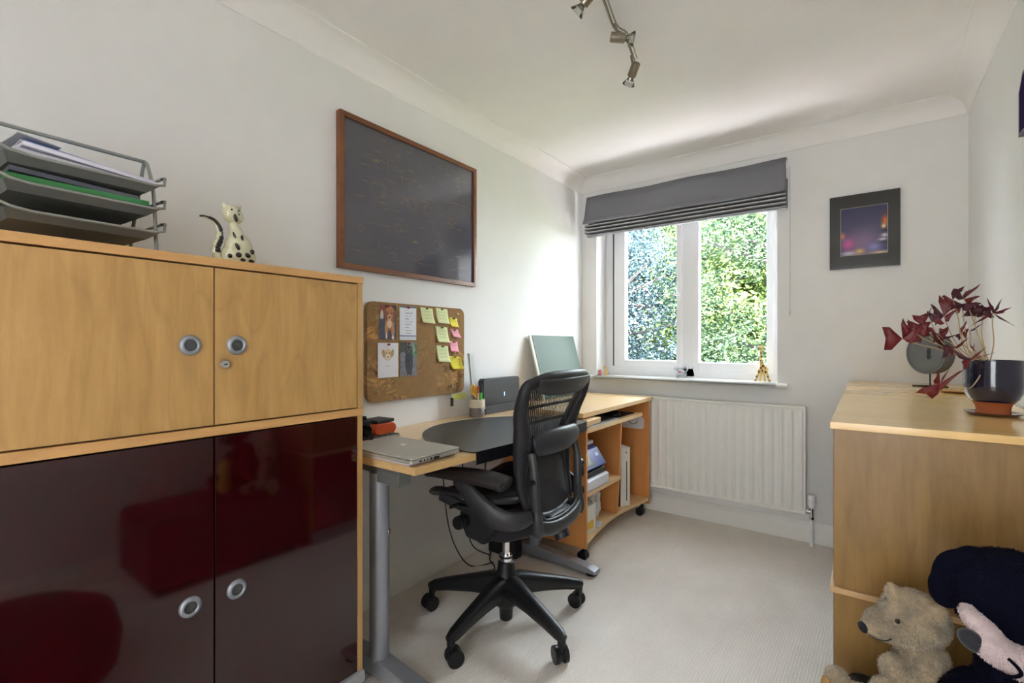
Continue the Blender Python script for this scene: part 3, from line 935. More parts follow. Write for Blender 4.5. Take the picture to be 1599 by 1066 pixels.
# near-wall clutter at the left end of the desk
ca = thing('calculator', (.12, 1.24, .7455), 'black desk calculator under the orange camera pouch', 'calculator')
b = bm_new(); rr_box(b, .055, 1.165, .172, 1.300, .7455, .7560, .006, .002); obj('body', b, mat('calc_body', (40, 42, 46), .4), ca)
b = bm_new()
for i in range(5):
    for j in range(4):
        box(b, (.080 + i * .018, 1.185 + j * .026, .7560), (.092 + i * .018, 1.203 + j * .026, .7585), .001)
obj('keys', b, mat('calc_keys', (120, 122, 124), .5), ca)
b = bm_new(); box(b, (.1722, 1.168, .7470), (.1738, 1.298, .7545)); obj('rim', b, M_ALU, ca)
b = bm_new()
prism(b, rrect(1.185, .7590, 1.293, .803, .020), .070, .160, 'x', bev=.006)
cp = one('camera_pouch', b, mat('orange_leather', (200, 84, 42), .4, bump=.1, bscale=300), 'orange leather camera pouch lying on the calculator', 'pouch')
b = bm_new(); box(b, (.060, 1.195, .8035), (.150, 1.290, .8160), .003, rot=Matrix.Rotation(R(6), 3, 'Z'))
one('notebook', b, M_BLACK, 'small flat black notebook lying on top of the orange pouch', 'notebook')
cm = thing('camera', (.18, 1.112, .7565), 'black compact camera standing at the desk edge beside the orange pouch', 'camera')
b = bm_new(); box(b, (.162, 1.085, .7565), (.196, 1.140, .834), .008); box(b, (.168, 1.098, .830), (.190, 1.128, .848), .006); obj('body', b, M_BLACK, cm)
b = bm_new(); cyl(b, (.196, 1.112, .795), (.212, 1.112, .795), .020, 28); cyl(b, (.212, 1.112, .795), (.216, 1.112, .795), .017, 28); obj('lens', b, mat('lens_black', (15, 15, 18), .15), cm)
b = bm_new()
v = [b.verts.new(q) for q in ((.185, 1.07, .7469), (.190, 1.165, .7469), (.160, 1.20, .7469), (.130, 1.160, .7469), (.130, 1.07, .7469))]
b.faces.new(v); o = one('sticky_note', b, mat('pink_note2', (240, 130, 150), .7), 'pink sticky note lying on the desk between laptop and calculator', 'note', smooth=0)
o.modifiers.new('s', 'SOLIDIFY').thickness = .0008

# pen pot
pp = thing('pen_pot', (.082, 1.880, .7455), 'cream and grey pen pot with a small bow on the desk', 'pen pot')
PX, PY = .085, 1.883
TP = Matrix.Translation((PX, PY, .7455))
b = bm_new(); lathe(b, [(0, .001), (.038, .001), (.040, .003), (.040, .048), (.0375, .048), (.0375, .048)], 36, TP); obj('lower_band', b, mat('grey_glaze', (108, 104, 102), .5, var=.3, vscale=60), pp, 50)
b = bm_new(); lathe(b, [(.040, .048), (.041, .050), (.0405, .088), (.040, .090), (.037, .090), (.036, .086), (.036, .006), (0, .006)], 36, TP); obj('cup', b, mat('cream_glaze', (214, 206, 184), .5), pp, 50)
b = bm_new()
for s in (-1, 1):
    sweep(b, catmull([(PX + .040, PY, .785), (PX + .044, PY + .010 * s, .794), (PX + .042, PY + .017 * s, .788), (PX + .041, PY, .784)], 5), .0012, 6)
    sweep(b, [(PX + .041, PY, .784), (PX + .041, PY + .010 * s, .768)], .0012, 6)
obj('bow', b, M_PAPER, pp)
def stick(name, p0, p1, r, rgb, label, cat, tip=None, n=12, metal=0):
    t = thing(name, p0, label, cat)
    p0, p1 = Vector(p0), Vector(p1)
    d = (p1 - p0)
    b = bm_new(); sweep(b, [p0, p0 + d * .97, p1], [(r, r), (r, r), (r * .7, r * .7)], n); obj('barrel', b, mat('stick_%d%d%d' % rgb, rgb, .35, metal), t)
    if tip:
        b = bm_new(); sweep(b, [p0 + d * .62, p0 + d * 1.002], [(r * 1.15, r * 1.15), (r * 1.12, r * 1.12)], n); obj('cap', b, mat('stick_%d%d%d' % tip, tip, .35), t)
    return t
zb = .7535
rl = thing('ruler', (.06, 1.87, zb), 'tall pair of steel rulers leaning out of the pen pot', 'ruler')
for dy, dx in ((0, 0), (.010, .0032)):
    b = bm_new()
    p0, p1 = Vector((.082 + dx, 1.872 + dy, zb)), Vector((.050 + dx, 1.862 + dy, 1.072))
    d = (p1 - p0).normalized(); w = Vector((0, 1, 0)) * .016; th_ = Vector((1, 0, .1)).normalized() * .0008
    vs = [b.verts.new(q) for q in (p0 - w - th_, p0 + w - th_, p0 + w + th_, p0 - w + th_, p1 - w - th_, p1 + w - th_, p1 + w + th_, p1 - w + th_)]
    for f_ in ((0, 3, 2, 1), (4, 5, 6, 7), (0, 1, 5, 4), (1, 2, 6, 5), (2, 3, 7, 6), (3, 0, 4, 7)): b.faces.new([vs[i] for i in f_])
    obj('blade', b, mat('steel_ruler', (150, 148, 142), .45, .25), rl, 0)
sc = thing('scissors', (.088, 1.868, zb), 'scissors with yellow handles standing in the pen pot', 'scissors')
b = bm_new()
for s in (-1, 1):
    cc = Vector((.092, 1.855 + s * .012, .888)) if s < 0 else Vector((.088, 1.862, .880))
    rx, rz = (.014, .024)
    pts = [cc + Vector((0, rx * math.cos(a), rz * math.sin(a))) for a in [2 * PI * q / 20 for q in range(20)]]
    sweep(b, pts, .0038, 8, up=(1, 0, 0), closed=True)
    sweep(b, [cc - Vector((0, 0, rz)), (.088, 1.872, .842)], .0042, 8)
obj('handles', b, mat('amber_plastic', (216, 160, 40), .3), sc)
b = bm_new(); sweep(b, [(.088, 1.872, .848), (.087, 1.880, zb)], [(.006, .0015), (.001, .001)], 8); obj('blades', b, M_CHROME, sc)
stick('pen', (.090, 1.886, zb), (.084, 1.892, .902), .0056, (190, 60, 40), 'red-brown pen standing in the pen pot behind the scissors', 'pen', (170, 60, 36))
stick('pen', (.070, 1.880, zb), (.062, 1.896, .886), .0036, (60, 30, 26), 'slim dark pen standing in the middle of the pen pot', 'pen')
stick('pen', (.100, 1.880, zb), (.104, 1.868, .868), .0028, (225, 225, 222), 'thin white pen rising just above the pot rim', 'pen')
hm = thing('marker_pen', (.085, 1.905, zb), 'green highlighter with a black cap in the pen pot', 'marker')
b = bm_new(); cyl(b, (.084, 1.902, zb), (.083, 1.913, .872), .0118, 20); obj('barrel', b, mat('green_marker', (70, 200, 70), .35), hm)
b = bm_new(); cyl(b, (.083, 1.913, .866), (.0825, 1.915, .906), .0125, 20, .0115); cyl(b, (.0825, 1.915, .906), (.0825, 1.9155, .916), .007, 16); obj('cap', b, M_BLACK, hm)

# black network box
nb_ = thing('speaker_box', (.06, 2.10, .7455), 'charcoal box-shaped device with a small blue light standing by the wall', 'electronic device')
b = bm_new()
prism(b, [(1.945, .790), (2.270, .790), (2.270, .920), (2.258, .934), (1.957, .934), (1.945, .922)], .040, .078, 'x', bev=.002); obj('casing', b, mat('charcoal_case', (28, 26, 26), .45, bump=.1, bscale=900), nb_)
b = bm_new()
prism(b, [(1.952, .7465), (2.262, .7465), (2.270, .7895), (1.947, .7895)], .034, .088, 'x', bev=.002); obj('base', b, mat('grey_case', (58, 58, 64), .5), nb_)
b = bm_new(); box(b, (.0782, 2.123, .832), (.0792, 2.127, .853)); obj('light', b, mat('blue_led', (180, 220, 255), .3, emit=(120, 190, 255), es=2.0), nb_)
# socket with adapter
sk = thing('wall_socket', (.002, 2.50, .80), 'white wall socket with a dark plug in it above the desk', 'socket')
b = bm_new(); box(b, (.0005, 2.418, .812), (.010, 2.560, .902), .003); obj('plate', b, M_PVC, sk)
b = bm_new(); box(b, (.0105, 2.440, .830), (.042, 2.490, .888), .008); cyl(b, (.042, 2.463, .866), (.047, 2.463, .866), .012, 20); obj('plug', b, mat('plug_dark', (50, 50, 60), .35), sk)
b = bm_new(); sweep(b, catmull([(.040, 2.470, .835), (.045, 2.440, .800), (.04, 2.36, .775), (.03, 2.29, .765)], 6), .0035, 8); one('power_cable', b, mat('white_cable', (205, 205, 205), .5), 'white cable running from the wall socket towards the desk box', 'cable')

# ------------------------------------------------------------------ trolley
tr = thing('computer_trolley', (.3, 2.62, 0), 'beech computer trolley on black castors beside the radiator', 'trolley')
b = bm_new(); prism(b, [(.580, 2.112), (.580, 3.072), (.012, 3.072), (.012, 2.292), (.160, 2.292), (.300, 2.112)], .752, .776, 'z', bev=.0015); obj('top', b, M_BEECH_X, tr)
b = bm_new(); prism(b, [(.03, .075), (.560, .075), (.560, .716), (.03, .716)], 2.178, 2.196, 'y', bev=.001); obj('side_panel', b, M_ORANGE, tr)
b = bm_new(); prism(b, [(.03, .075), (.563, .075), (.563, .7515), (.03, .7515)], 3.045, 3.063, 'y', bev=.001); obj('side_panel', b, M_ORANGE, tr)
b = bm_new(); box(b, (.03, 2.197, .13), (.045, 3.044, .716)); obj('back_panel', b, M_ORANGE, tr)
b = bm_new(); prism(b, [(.046, 2.197), (.560, 2.197), (.535, 2.35), (.515, 2.55), (.515, 2.70), (.535, 2.88), (.560, 3.044), (.046, 3.044)], .095, .117, 'z', bev=.001); obj('bottom_shelf', b, M_BEECH_X, tr)
b = bm_new(); box(b, (.20, 2.197, .662), (.560, 2.94, .684), .001); ks = obj('keyboard_shelf', b, M_BEECH_X, tr)
b = bm_new(); box(b, (.09, 2.1975, .640), (.13, 3.044, .658), .001); obj('rail', b, M_ORANGE, tr)
b = bm_new(); prism(b, [(.046, .118), (.520, .118), (.545, .655), (.19, .655), (.19, .636), (.046, .636)], 2.645, 2.661, 'y', bev=.001); obj('divider', b, M_ORANGE, tr)
b = bm_new(); box(b, (.046, 2.197, .327), (.548, 2.644, .347), .001); obj('shelf', b, M_BEECH_X, tr)
for xx, yy in ((.535, 2.215), (.525, 3.02), (.08, 2.215), (.08, 3.02)):
    b = bm_new()
    for s in (-1, 1):
        sweep(b, [(xx - .024, yy + s * .010, .027), (xx + 0 - .004, yy + s * .010, .027)], .001)
        cyl(b, (xx - .010, yy + s * .011 - .008, .026), (xx - .010, yy + s * .011 + .008, .026), .026, 24)
    sweep(b, [(xx - .010, yy - .02, .030), (xx - .010, yy + .02, .030)], .020, 16)
    cyl(b, (xx, yy, .040), (xx, yy, .0745), .010, 14)
    obj('castor', b, M_BLACK, tr)
kb = thing('keyboard', (.48, 2.4, .6845), 'slim dark keyboard with a silver edge on the pull-out shelf', 'keyboard')
b = bm_new(); box(b, (.40, 2.22, .6845), (.553, 2.60, .6925), .002); obj('base', b, M_ALU, kb)
b = bm_new()
for i in range(5):
    for j in range(17):
        box(b, (.408 + i * .026, 2.226 + j * .0218, .6925), (.430 + i * .026, 2.2455 + j * .0218, .6950))
obj('keys', b, M_BLACK, kb)
b = bm_new(); rr_box(b, .37, 2.640, .530, 2.90, .6845, .6870, .02, .0005); one('mouse_mat', b, M_DARK, 'thin black mouse mat at the right end of the keyboard shelf', 'mouse mat')
ms_ = thing('mouse', (.46, 2.70, .687), 'black computer mouse on the mouse mat', 'mouse')
b = bm_new(); ell(b, (.455, 2.715, .689), (.055, .032, .034))
bmesh.ops.delete(b, geom=[v for v in b.verts if v.co.z < .6872], context='VERTS')
obj('shell', b, mat('gloss_black', (20, 20, 24), .15), ms_, 180)
b = bm_new(); cyl(b, (.480, 2.711, .712), (.480, 2.719, .712), .008, 14); obj('scroll_wheel', b, M_BLACK, ms_)
# things on the trolley shelves
pr_ = thing('printer', (.40, 2.32, .3475), 'white and blue printer on the middle trolley shelf', 'printer')
b = bm_new(); prism(b, [(.10, .348), (.545, .348), (.552, .362), (.552, .405), (.540, .412), (.10, .412)], 2.205, 2.465, 'y', bev=.004); obj('paper_tray', b, mat('printer_white', (214, 214, 220), .35), pr_)
b = bm_new(); prism(b, [(.12, .4125), (.535, .4125), (.535, .440), (.515, .452), (.12, .452)], 2.215, 2.45, 'y', bev=.002); obj('output_slot', b, mat('printer_black', (24, 24, 32), .3), pr_)
b = bm_new(); prism(b, [(.11, .4525), (.530, .4525), (.548, .462), (.490, .545), (.460, .560), (.11, .560)], 2.21, 2.445, 'y', bev=.005)
pf = obj('front_panel', b, mat('printer_blue', (62, 76, 140), .3), pr_)
b = bm_new(); box(b, (.10, 2.205, .5605), (.470, 2.440, .582), .006); obj('scanner_lid', b, mat('printer_white', (214, 214, 220), .35), pr_)
nrm = Vector((.083, 0, .058)).normalized(); 
def on_face(f_, yy, off=.001):
    p0, p1 = Vector((.548, 0, .462)), Vector((.490, 0, .545))
    q = p0 + (p1 - p0) * f_; q.y = yy
    return q + nrm * off
def patch(name, f0, f1, y0_, y1_, m_, par, off=.001):
    b = bm_new()
    vs = [b.verts.new(on_face(f_, yy, off)) for f_, yy in ((f0, y0_), (f0, y1_), (f1, y1_), (f1, y0_))]
    b.faces.new(vs)
    o = obj(name, b, m_, par, 0); o.modifiers.new('s', 'SOLIDIFY').thickness = .001
    return o
scn = patch('screen_bezel', .12, .88, 2.225, 2.320, mat('printer_black', (24, 24, 32), .3), pf)
patch('screen', .22, .78, 2.240, 2.305, mat('grey_screen', (128, 128, 122), .2), scn, .002)
patch('badge', .55, .72, 2.375, 2.410, mat('badge_pale', (190, 196, 220), .3), pf)
bx = thing('carton', (.50, 2.24, .1175), 'small white carton with a yellow label in the bottom of the trolley', 'box')
b = bm_new(); box(b, (.45, 2.208, .1175), (.528, 2.350, .262), .001); obj('box_body', b, mat('carton_white', (220, 216, 206), .6), bx)
b = bm_new(); box(b, (.5282, 2.240, .140), (.5292, 2.325, .180)); obj('label_patch', b, mat('yellow_print', (222, 180, 50), .5), bx)
def crumple(name, c, r, m_, label, cat, seed, amt=.25):
    b = bm_new()
    bmesh.ops.create_icosphere(b, subdivisions=4, radius=1.0)
    for v in b.verts:
        n_ = noise.fractal(v.co * 1.7 + Vector((seed, 0, 0)), 1.0, 2.0, 4) * amt + abs(noise.noise(v.co * 4 + Vector((0, seed, 0)))) * amt * .8
        v.co = Vector((v.co.x * r[0], v.co.y * r[1], v.co.z * r[2])) * (1 + n_)
        v.co.z = max(v.co.z, -r[2] * .8)
    bmesh.ops.translate(b, verts=b.verts, vec=Vector(c))
    return one(name, b, m_, label, cat, smooth=25)
plas = mat('thin_plastic_bag', (214, 212, 216), .3)
crumple('plastic_bag', (.43, 2.485, .203), (.050, .062, .098), plas, 'crumpled white plastic bag standing on the bottom trolley shelf', 'bag', 2.0)
crumple('bubble_wrap', (.28, 2.34, .190), (.07, .07, .085), mat('grey_wrap', (120, 118, 118), .4), 'grey crumpled packaging behind the carton in the trolley', 'packaging', 5.0)
b = bm_new(); box(b, (.44, 2.37, .1175), (.525, 2.46, .122), rot=Matrix.Rotation(R(15), 3, 'Z')); box(b, (.42, 2.36, .1222), (.51, 2.44, .127), rot=Matrix.Rotation(R(-12), 3, 'Z'))
one('leaflets', b, mat('leaflet_paper', (196, 200, 206), .6), 'loose pale leaflets flat on the bottom trolley shelf', 'papers')
gc = thing('game_console', (0, 0, .1175), 'slim white games console standing upright in the right bay of the trolley', 'games console')
b = bm_new(); box(b, (-.115, -.030, .1180), (.115, .040, .480), .002); obj('body', b, mat('console_white', (226, 224, 218), .4), gc)
b = bm_new(); box(b, (-.115, -.042, .1180), (.110, -.0305, .474), .001); obj('side_casing', b, mat('console_black', (20, 20, 22), .4), gc)
b = bm_new(); box(b, (.1148, .012, .150), (.1156, .018, .395)); obj('disc_slot', b, M_BLACK, gc)
b = bm_new(); lathe(b, [(0, .0008), (.008, .0008), (.008, 0)], 20, Matrix.Translation((.115, .012, .448)) @ Matrix.Rotation(R(90), 4, 'Y')); obj('power_button', b, mat('button_grey', (165, 164, 160), .3), gc)
gc.location = (.405, 2.850, .1175)
gc.rotation_euler = (0, 0, R(-30))
b = bm_new(); prism(b, rrect(.375, .560, .530, .640, .02), 3.0405, 3.0440, 'y')
st = tag(thing('paper_sticker', (.45, 3.042, .56), 'white paper cut-out with a small drawing stuck inside the trolley side', 'sticker'))
obj('sheet', b, M_PAPER, st, 0)
b = bm_new()
for kk in range(12):
    a = PI + PI * kk / 11
    pA = Vector((.455 + .030 * math.cos(a), 3.0402, .612 + .022 * math.sin(a)))
    cyl(b, pA + Vector((0, .0004, 0)), pA - Vector((0, .0002, 0)), .004, 8)
obj('drawing', b, mat('brown_ink', (140, 120, 100), .6), st, 0)
# green panel leaning on the wall
gp = thing('green_board', (.09, 2.72, .7765), 'sage green board with a cream edge leaning on the left wall', 'board')
b = bm_new()
zt, zb_ = 1.172, .7775
xt, xb = .014, .120
def gpanel(x_off, y0_, y1_, th_):
    b = bm_new()
    d = Vector((xt - xb, 0, zt - zb_)).normalized(); n_ = Vector((d.z, 0, -d.x))
    A = Vector((xb, 0, zb_)) + n_ * x_off; Bq = Vector((xt, 0, zt)) + n_ * x_off
    q = []
    for P_ in (A, Bq):
        for yy in (y0_, y1_):
            for s in (0, th_):
                q.append(b.verts.new(Vector((P_.x, yy, P_.z)) + n_ * s))
    for f_ in ((0, 1, 3, 2), (4, 6, 7, 5), (0, 4, 5, 1), (2, 3, 7, 6), (0, 2, 6, 4), (1, 5, 7, 3)): b.faces.new([q[i] for i in f_])
    bmesh.ops.recalc_face_normals(b, faces=b.faces[:])
    return b
obj('backing', gpanel(0, 2.452, 3.002, .010), mat('cream_edge', (206, 204, 188), .5), gp, 0)
obj('green_face', gpanel(.0101, 2.475, 3.000, .002), mat('sage_green', (64, 86, 68), .55), gp, 0)

# ------------------------------------------------------------------ cables and power strip under the desk
for i, pts in enumerate((
    [(.10, 1.62, .72), (.09, 1.63, .5), (.07, 1.70, .2), (.10, 1.80, .012), (.18, 1.90, .010)],
    [(.20, 1.66, .72), (.10, 1.74, .62), (.08, 1.80, .4), (.06, 1.86, .1), (.12, 1.95, .012)],
    [(.12, 1.95, .70), (.08, 1.95, .4), (.07, 1.98, .1), (.10, 2.02, .03)])):
    b = bm_new(); sweep(b, catmull(pts, 8), .003, 8)
    one('cable', b, M_BLACK, ('thin black cable hanging straight down behind the chair under the desk', 'black cable curving down the wall under the middle of the desk', 'black cable dropping behind the far desk leg')[i], 'cable')
b = bm_new(); sweep(b, catmull([(.16, 1.72, .006), (.24, 1.76, .008), (.22, 1.86, .007), (.14, 1.92, .006), (.08, 2.0, .008)], 8), .0035, 8)
one('floor_cable', b, M_BLACK, 'black cable curling on the carpet by the far desk foot', 'cable')
ps = thing('computer_tower', (.2, 2.27, 0), 'low black electronic unit on the floor behind the far desk leg', 'electronic device')
b = bm_new(); box(b, (.06, 2.005, .0), (.245, 2.060, .20), .006); obj('casing', b, M_BLACK, ps)
b = bm_new(); box(b, (.2455, 2.012, .03), (.248, 2.052, .17), .001); obj('grille', b, M_DARK, ps)

# ------------------------------------------------------------------ radiator
ra = thing('radiator', (.88, 3.12, .174), 'white ribbed panel radiator under the window', 'radiator')
b = bm_new()
x0, x1, zA, zB = .330, 1.428, .174, .772
YFR = 3.096
pitch = .0495
nf = int((x1 - x0) / pitch)
Zs = [(0, 0), (.010, 0), (.022, .15), (.045, 1), (.50, 1), (.955, 1), (.978, .15), (.990, 0), (1, 0)]
cols = []
xx = x0
prof = []
k_ = 0
nx = nf * 8
for i in range(nx + 1):
    u_ = i / nx
    ph = (u_ * nf) % 1.0
    bump = 0.0
    if .5 < ph < 1.0: bump = math.sin((ph - .5) / .5 * PI) ** .6
    prof.append((x0 + (x1 - x0) * u_, bump))
grid = []
for fz, am in Zs:
    grid.append([b.verts.new((x, YFR - .011 * bu * am, zA + .012 + (zB - zA - .024) * fz)) for x, bu in prof])
for j in range(len(Zs) - 1):
    for i in range(nx):
        b.faces.new((grid[j][i], grid[j][i + 1], grid[j + 1][i + 1], grid[j + 1][i]))
bmesh.ops.recalc_face_normals(b, faces=b.faces[:])
for f_ in b.faces:
    if f_.normal.y > 0: f_.normal_flip()
obj('front_panel', b, M_TRIM, ra, 180)
b = bm_new()
box(b, (x0 - .004, YFR - .004, zA), (x1 + .004, YFR + .020, zA + .013), .004); box(b, (x0 - .004, YFR - .010, zB - .013), (x1 + .004, YFR + .052, zB), .003)
box(b, (x0 - .006, YFR - .004, zA), (x0 + .004, YFR + .052, zB - .002), .003); box(b, (x1 - .004, YFR - .004, zA), (x1 + .008, YFR + .052, zB - .002), .003)
box(b, (x0, YFR + .001, zA + .005), (x1, YFR + .016, zB - .012))
obj('casing', b, M_TRIM, ra)
b = bm_new()
for xx in (.55, 1.25): box(b, (xx, YFR + .045, .25), (xx + .03, YB - .001, .70), .002)
obj('wall_bracket', b, M_TRIM, ra)
rv = thing('radiator_valve', (1.462, 3.115, 0), 'white thermostatic valve with chrome fitting on a white pipe beside the radiator', 'valve')
b = bm_new(); lathe(b, [(0, .072), (.012, .072), (.019, .066), (.020, .050), (.017, .046), (.020, .030), (.018, .010), (.012, 0)], 26, Matrix.Translation((1.462, 3.115, .212))); obj('dial', b, M_PVC, rv)
b = bm_new(); cyl(b, (1.462, 3.115, .150), (1.462, 3.115, .212), .010, 18); cyl(b, (1.440, 3.115, .190), (1.462, 3.115, .190), .009, 16); cyl(b, (1.437, 3.115, .190), (1.450, 3.115, .190), .013, 6); cyl(b, (1.462, 3.115, .150), (1.462, 3.115, .163), .013, 6); obj('fitting', b, M_CHROME, rv)
b = bm_new(); cyl(b, (1.462, 3.115, .0), (1.462, 3.115, .150), .0085, 16); obj('pipe', b, M_PVC, rv)

# ------------------------------------------------------------------ pictures
pa = thing('framed_picture', (1.695, YB - .001, 1.527), 'black-mounted colourful blurred picture on the window wall', 'picture')
b = bm_new()
px0, px1, pz0, pz1 = 1.543, 1.846, 1.527, 1.923
ix0, ix1, iz0, iz1 = 1.594, 1.794, 1.598, 1.851
box(b, (px0, YB - .022, pz0), (px1, YB - .001, pz1), .001); obj('mount', b, mat('black_mount', (52, 50, 48), .12, coat=.5), pa)
b = bm_new()
ring_frame(b, ix0 - .002, ix1 + .002, iz0 - .002, iz1 + .002, .002, YB - .0228, YB - .0221, bev=0); obj('bevel_line', b, mat('pale_bevel', (170, 165, 155), .6), pa, 0)
def bokeh(s, t):
    c = mixc((40, 42, 84), (58, 54, 90), .5 + .5 * nz2(s, t, 3))
    def add(c, cx, cy, rx, ry, col, k=1.0):
        d = el(s, t, cx, cy, rx, ry)
        w = k * math.exp(-d * 1.2)
        return mixc(c, col, min(1, w))
    c = add(c, .5, .28, .42, .36, (128, 100, 138), .9)
    c = add(c, .16, .24, .16, .14, (206, 84, 150), .9)
    c = add(c, .03, .42, .07, .08, (226, 120, 90), .9)
    c = add(c, .18, .04, .2, .05, (220, 210, 226), .9)
    c = add(c, .42, .07, .12, .06, (230, 190, 110), .9)
    c = add(c, .72, .14, .14, .08, (150, 150, 220), .9)
    c = add(c, .95, .66, .07, .12, (226, 110, 40), 1)
    c = add(c, .92, .55, .05, .05, (250, 220, 160), 1)
    c = add(c, .96, .46, .08, .03, (40, 30, 40), .9)
    c = add(c, .94, .36, .08, .04, (230, 225, 235), .9)
    c = add(c, .90, .28, .10, .03, (225, 225, 240), .9)
    c = add(c, .95, .22, .10, .03, (40, 40, 60), .9)
    c = add(c, .85, .02, .25, .03, (230, 200, 150), .9)
    return c
printed('print', pa, (ix0, YB - .0225, iz0), (ix1 - ix0, 0, 0), (0, 0, iz1 - iz0), 60, 72, bokeh, colattr_mat('glossy_photo', .12, .5))
# octagonal frame on right wall
hx = thing('framed_icon', (XR - .012, 2.0, 1.75), 'octagonal deep purple frame around an orange and green picture on the right wall', 'picture')
yc, zc_ = 2.005, 1.840
def octo(hw, hh, cut):
    return [(yc - hw, zc_ - hh), (yc + hw, zc_ - hh), (yc + hw, zc_ + hh - cut), (yc + hw - cut, zc_ + hh), (yc - hw + cut, zc_ + hh), (yc - hw, zc_ + hh - cut)]
b = bm_new()
outer = octo(.090, .090, .045); inn = octo(.081, .081, .040)
def ringprism(bm, A, Bp, d0, d1):
    n = len(A)
    V = [[bm.verts.new((d, y, z)) for y, z in L] for L in (A, Bp) for d in (d0, d1)]
    a0_, a1_, b0_, b1_ = V
    for i in range(n):
        j = (i + 1) % n
        bm.faces.new((a0_[i], a0_[j], a1_[j], a1_[i])); bm.faces.new((b0_[i], b1_[i], b1_[j], b0_[j]))
        bm.faces.new((a1_[i], a1_[j], b1_[j], b1_[i])); bm.faces.new((a0_[i], b0_[i], b0_[j], a0_[j]))
    bmesh.ops.recalc_face_normals(bm, faces=bm.faces[:])
ringprism(b, outer, inn, XR - .002, XR - .024); obj('frame', b, mat('purple_frame', (40, 34, 84), .35), hx, 20)
b = bm_new(); prism(b, inn, XR - .002, XR - .012, 'x'); obj('panel', b, mat('icon_orange', (206, 84, 40), .4, var=.4, vscale=30), hx, 0)
b = bm_new(); prism(b, octo(.052, .055, .026), XR - .012, XR - .014, 'x'); obj('image', b, mat('icon_green', (150, 166, 90), .4, var=.5, vscale=40), hx, 0)

# ------------------------------------------------------------------ ceiling spot bar
sp = thing('spotlight_bar', (1.0, 1.32, ZC), 'brushed nickel bar of ceiling spotlights', 'ceiling light')
b = bm_new(); lathe(b, [(0, -.028), (.040, -.026), (.048, -.018), (.050, 0)], 32, Matrix.Translation((1.02, 1.24, ZC))); obj('canopy', b, M_NICKEL, sp)
bar = [(1.045, .72, 2.262), (.99, .95, 2.262), (1.035, 1.18, 2.262), (1.015, 1.40, 2.262), (.975, 1.60, 2.262), (.985, 1.68, 2.262), (.955, 1.84, 2.262)]
b = bm_new()
cm_ = catmull(bar, 8)
sweep(b, cm_, .0045, 10)
sweep(b, [p_ + Vector((.012, 0, .004)) for p_ in cm_], .0028, 8)
obj('bar', b, M_NICKEL, sp)
b = bm_new()
cyl(b, (1.035, 1.20, 2.264), (1.03, 1.22, ZC - .02), .006, 12); cyl(b, (1.028, 1.28, 2.264), (1.02, 1.27, ZC - .02), .006, 12); obj('stem', b, M_NICKEL, sp)
lampglass = thin_glass('lamp_glass', (.93, .94, .92), 1.6)
def spot(at, joint, d):
    """at = point on the bar, joint = knuckle, d = aiming direction"""
    at, joint, d = Vector(at), Vector(joint), Vector(d).normalized()
    b = bm_new()
    sweep(b, [at, joint], [(.004, .007), (.004, .007)], 10)
    cyl(b, joint, joint + Vector((.012, 0, 0)), .004, 10)
    hd = obj('spot_head', b, M_NICKEL, sp)
    q = d.to_track_quat('Z', 'Y').to_matrix().to_4x4()
    Mx = Matrix.Translation(joint - d * .004) @ q
    b = bm_new(); lathe(b, [(0, -.026), (.015, -.026), (.0172, -.024), (.0172, .024), (.0155, .0265), (0, .0265)], 24, Mx); obj('lamp_holder', b, M_NICKEL, hd, 50)
    b = bm_new(); lathe(b, [(.009, .026), (.012, .034), (.018, .044), (.0245, .054), (.0255, .058), (.0235, .058), (0, .056)], 28, Mx)
    bl_ = obj('bulb', b, lampglass, hd, 60)
    b = bm_new(); lathe(b, [(.0085, .0265), (.011, .034), (.014, .040), (.013, .041), (0, .032)], 20, Mx); obj('reflector', b, mat('bulb_reflector', (175, 175, 168), .2, .8), bl_, 60)
spot((.986, 1.585, 2.262), (.990, 1.612, 2.222), (.80, .55, -.10))
spot((.958, 1.800, 2.262), (.958, 1.825, 2.212), (-.52, .42, -.55))
spot((1.010, 1.40, 2.262), (.985, 1.385, 2.235), (-.62, .02, -.42))
spot((1.03, .85, 2.262), (1.03, .86, 2.225), (.5, -.6, -.4))

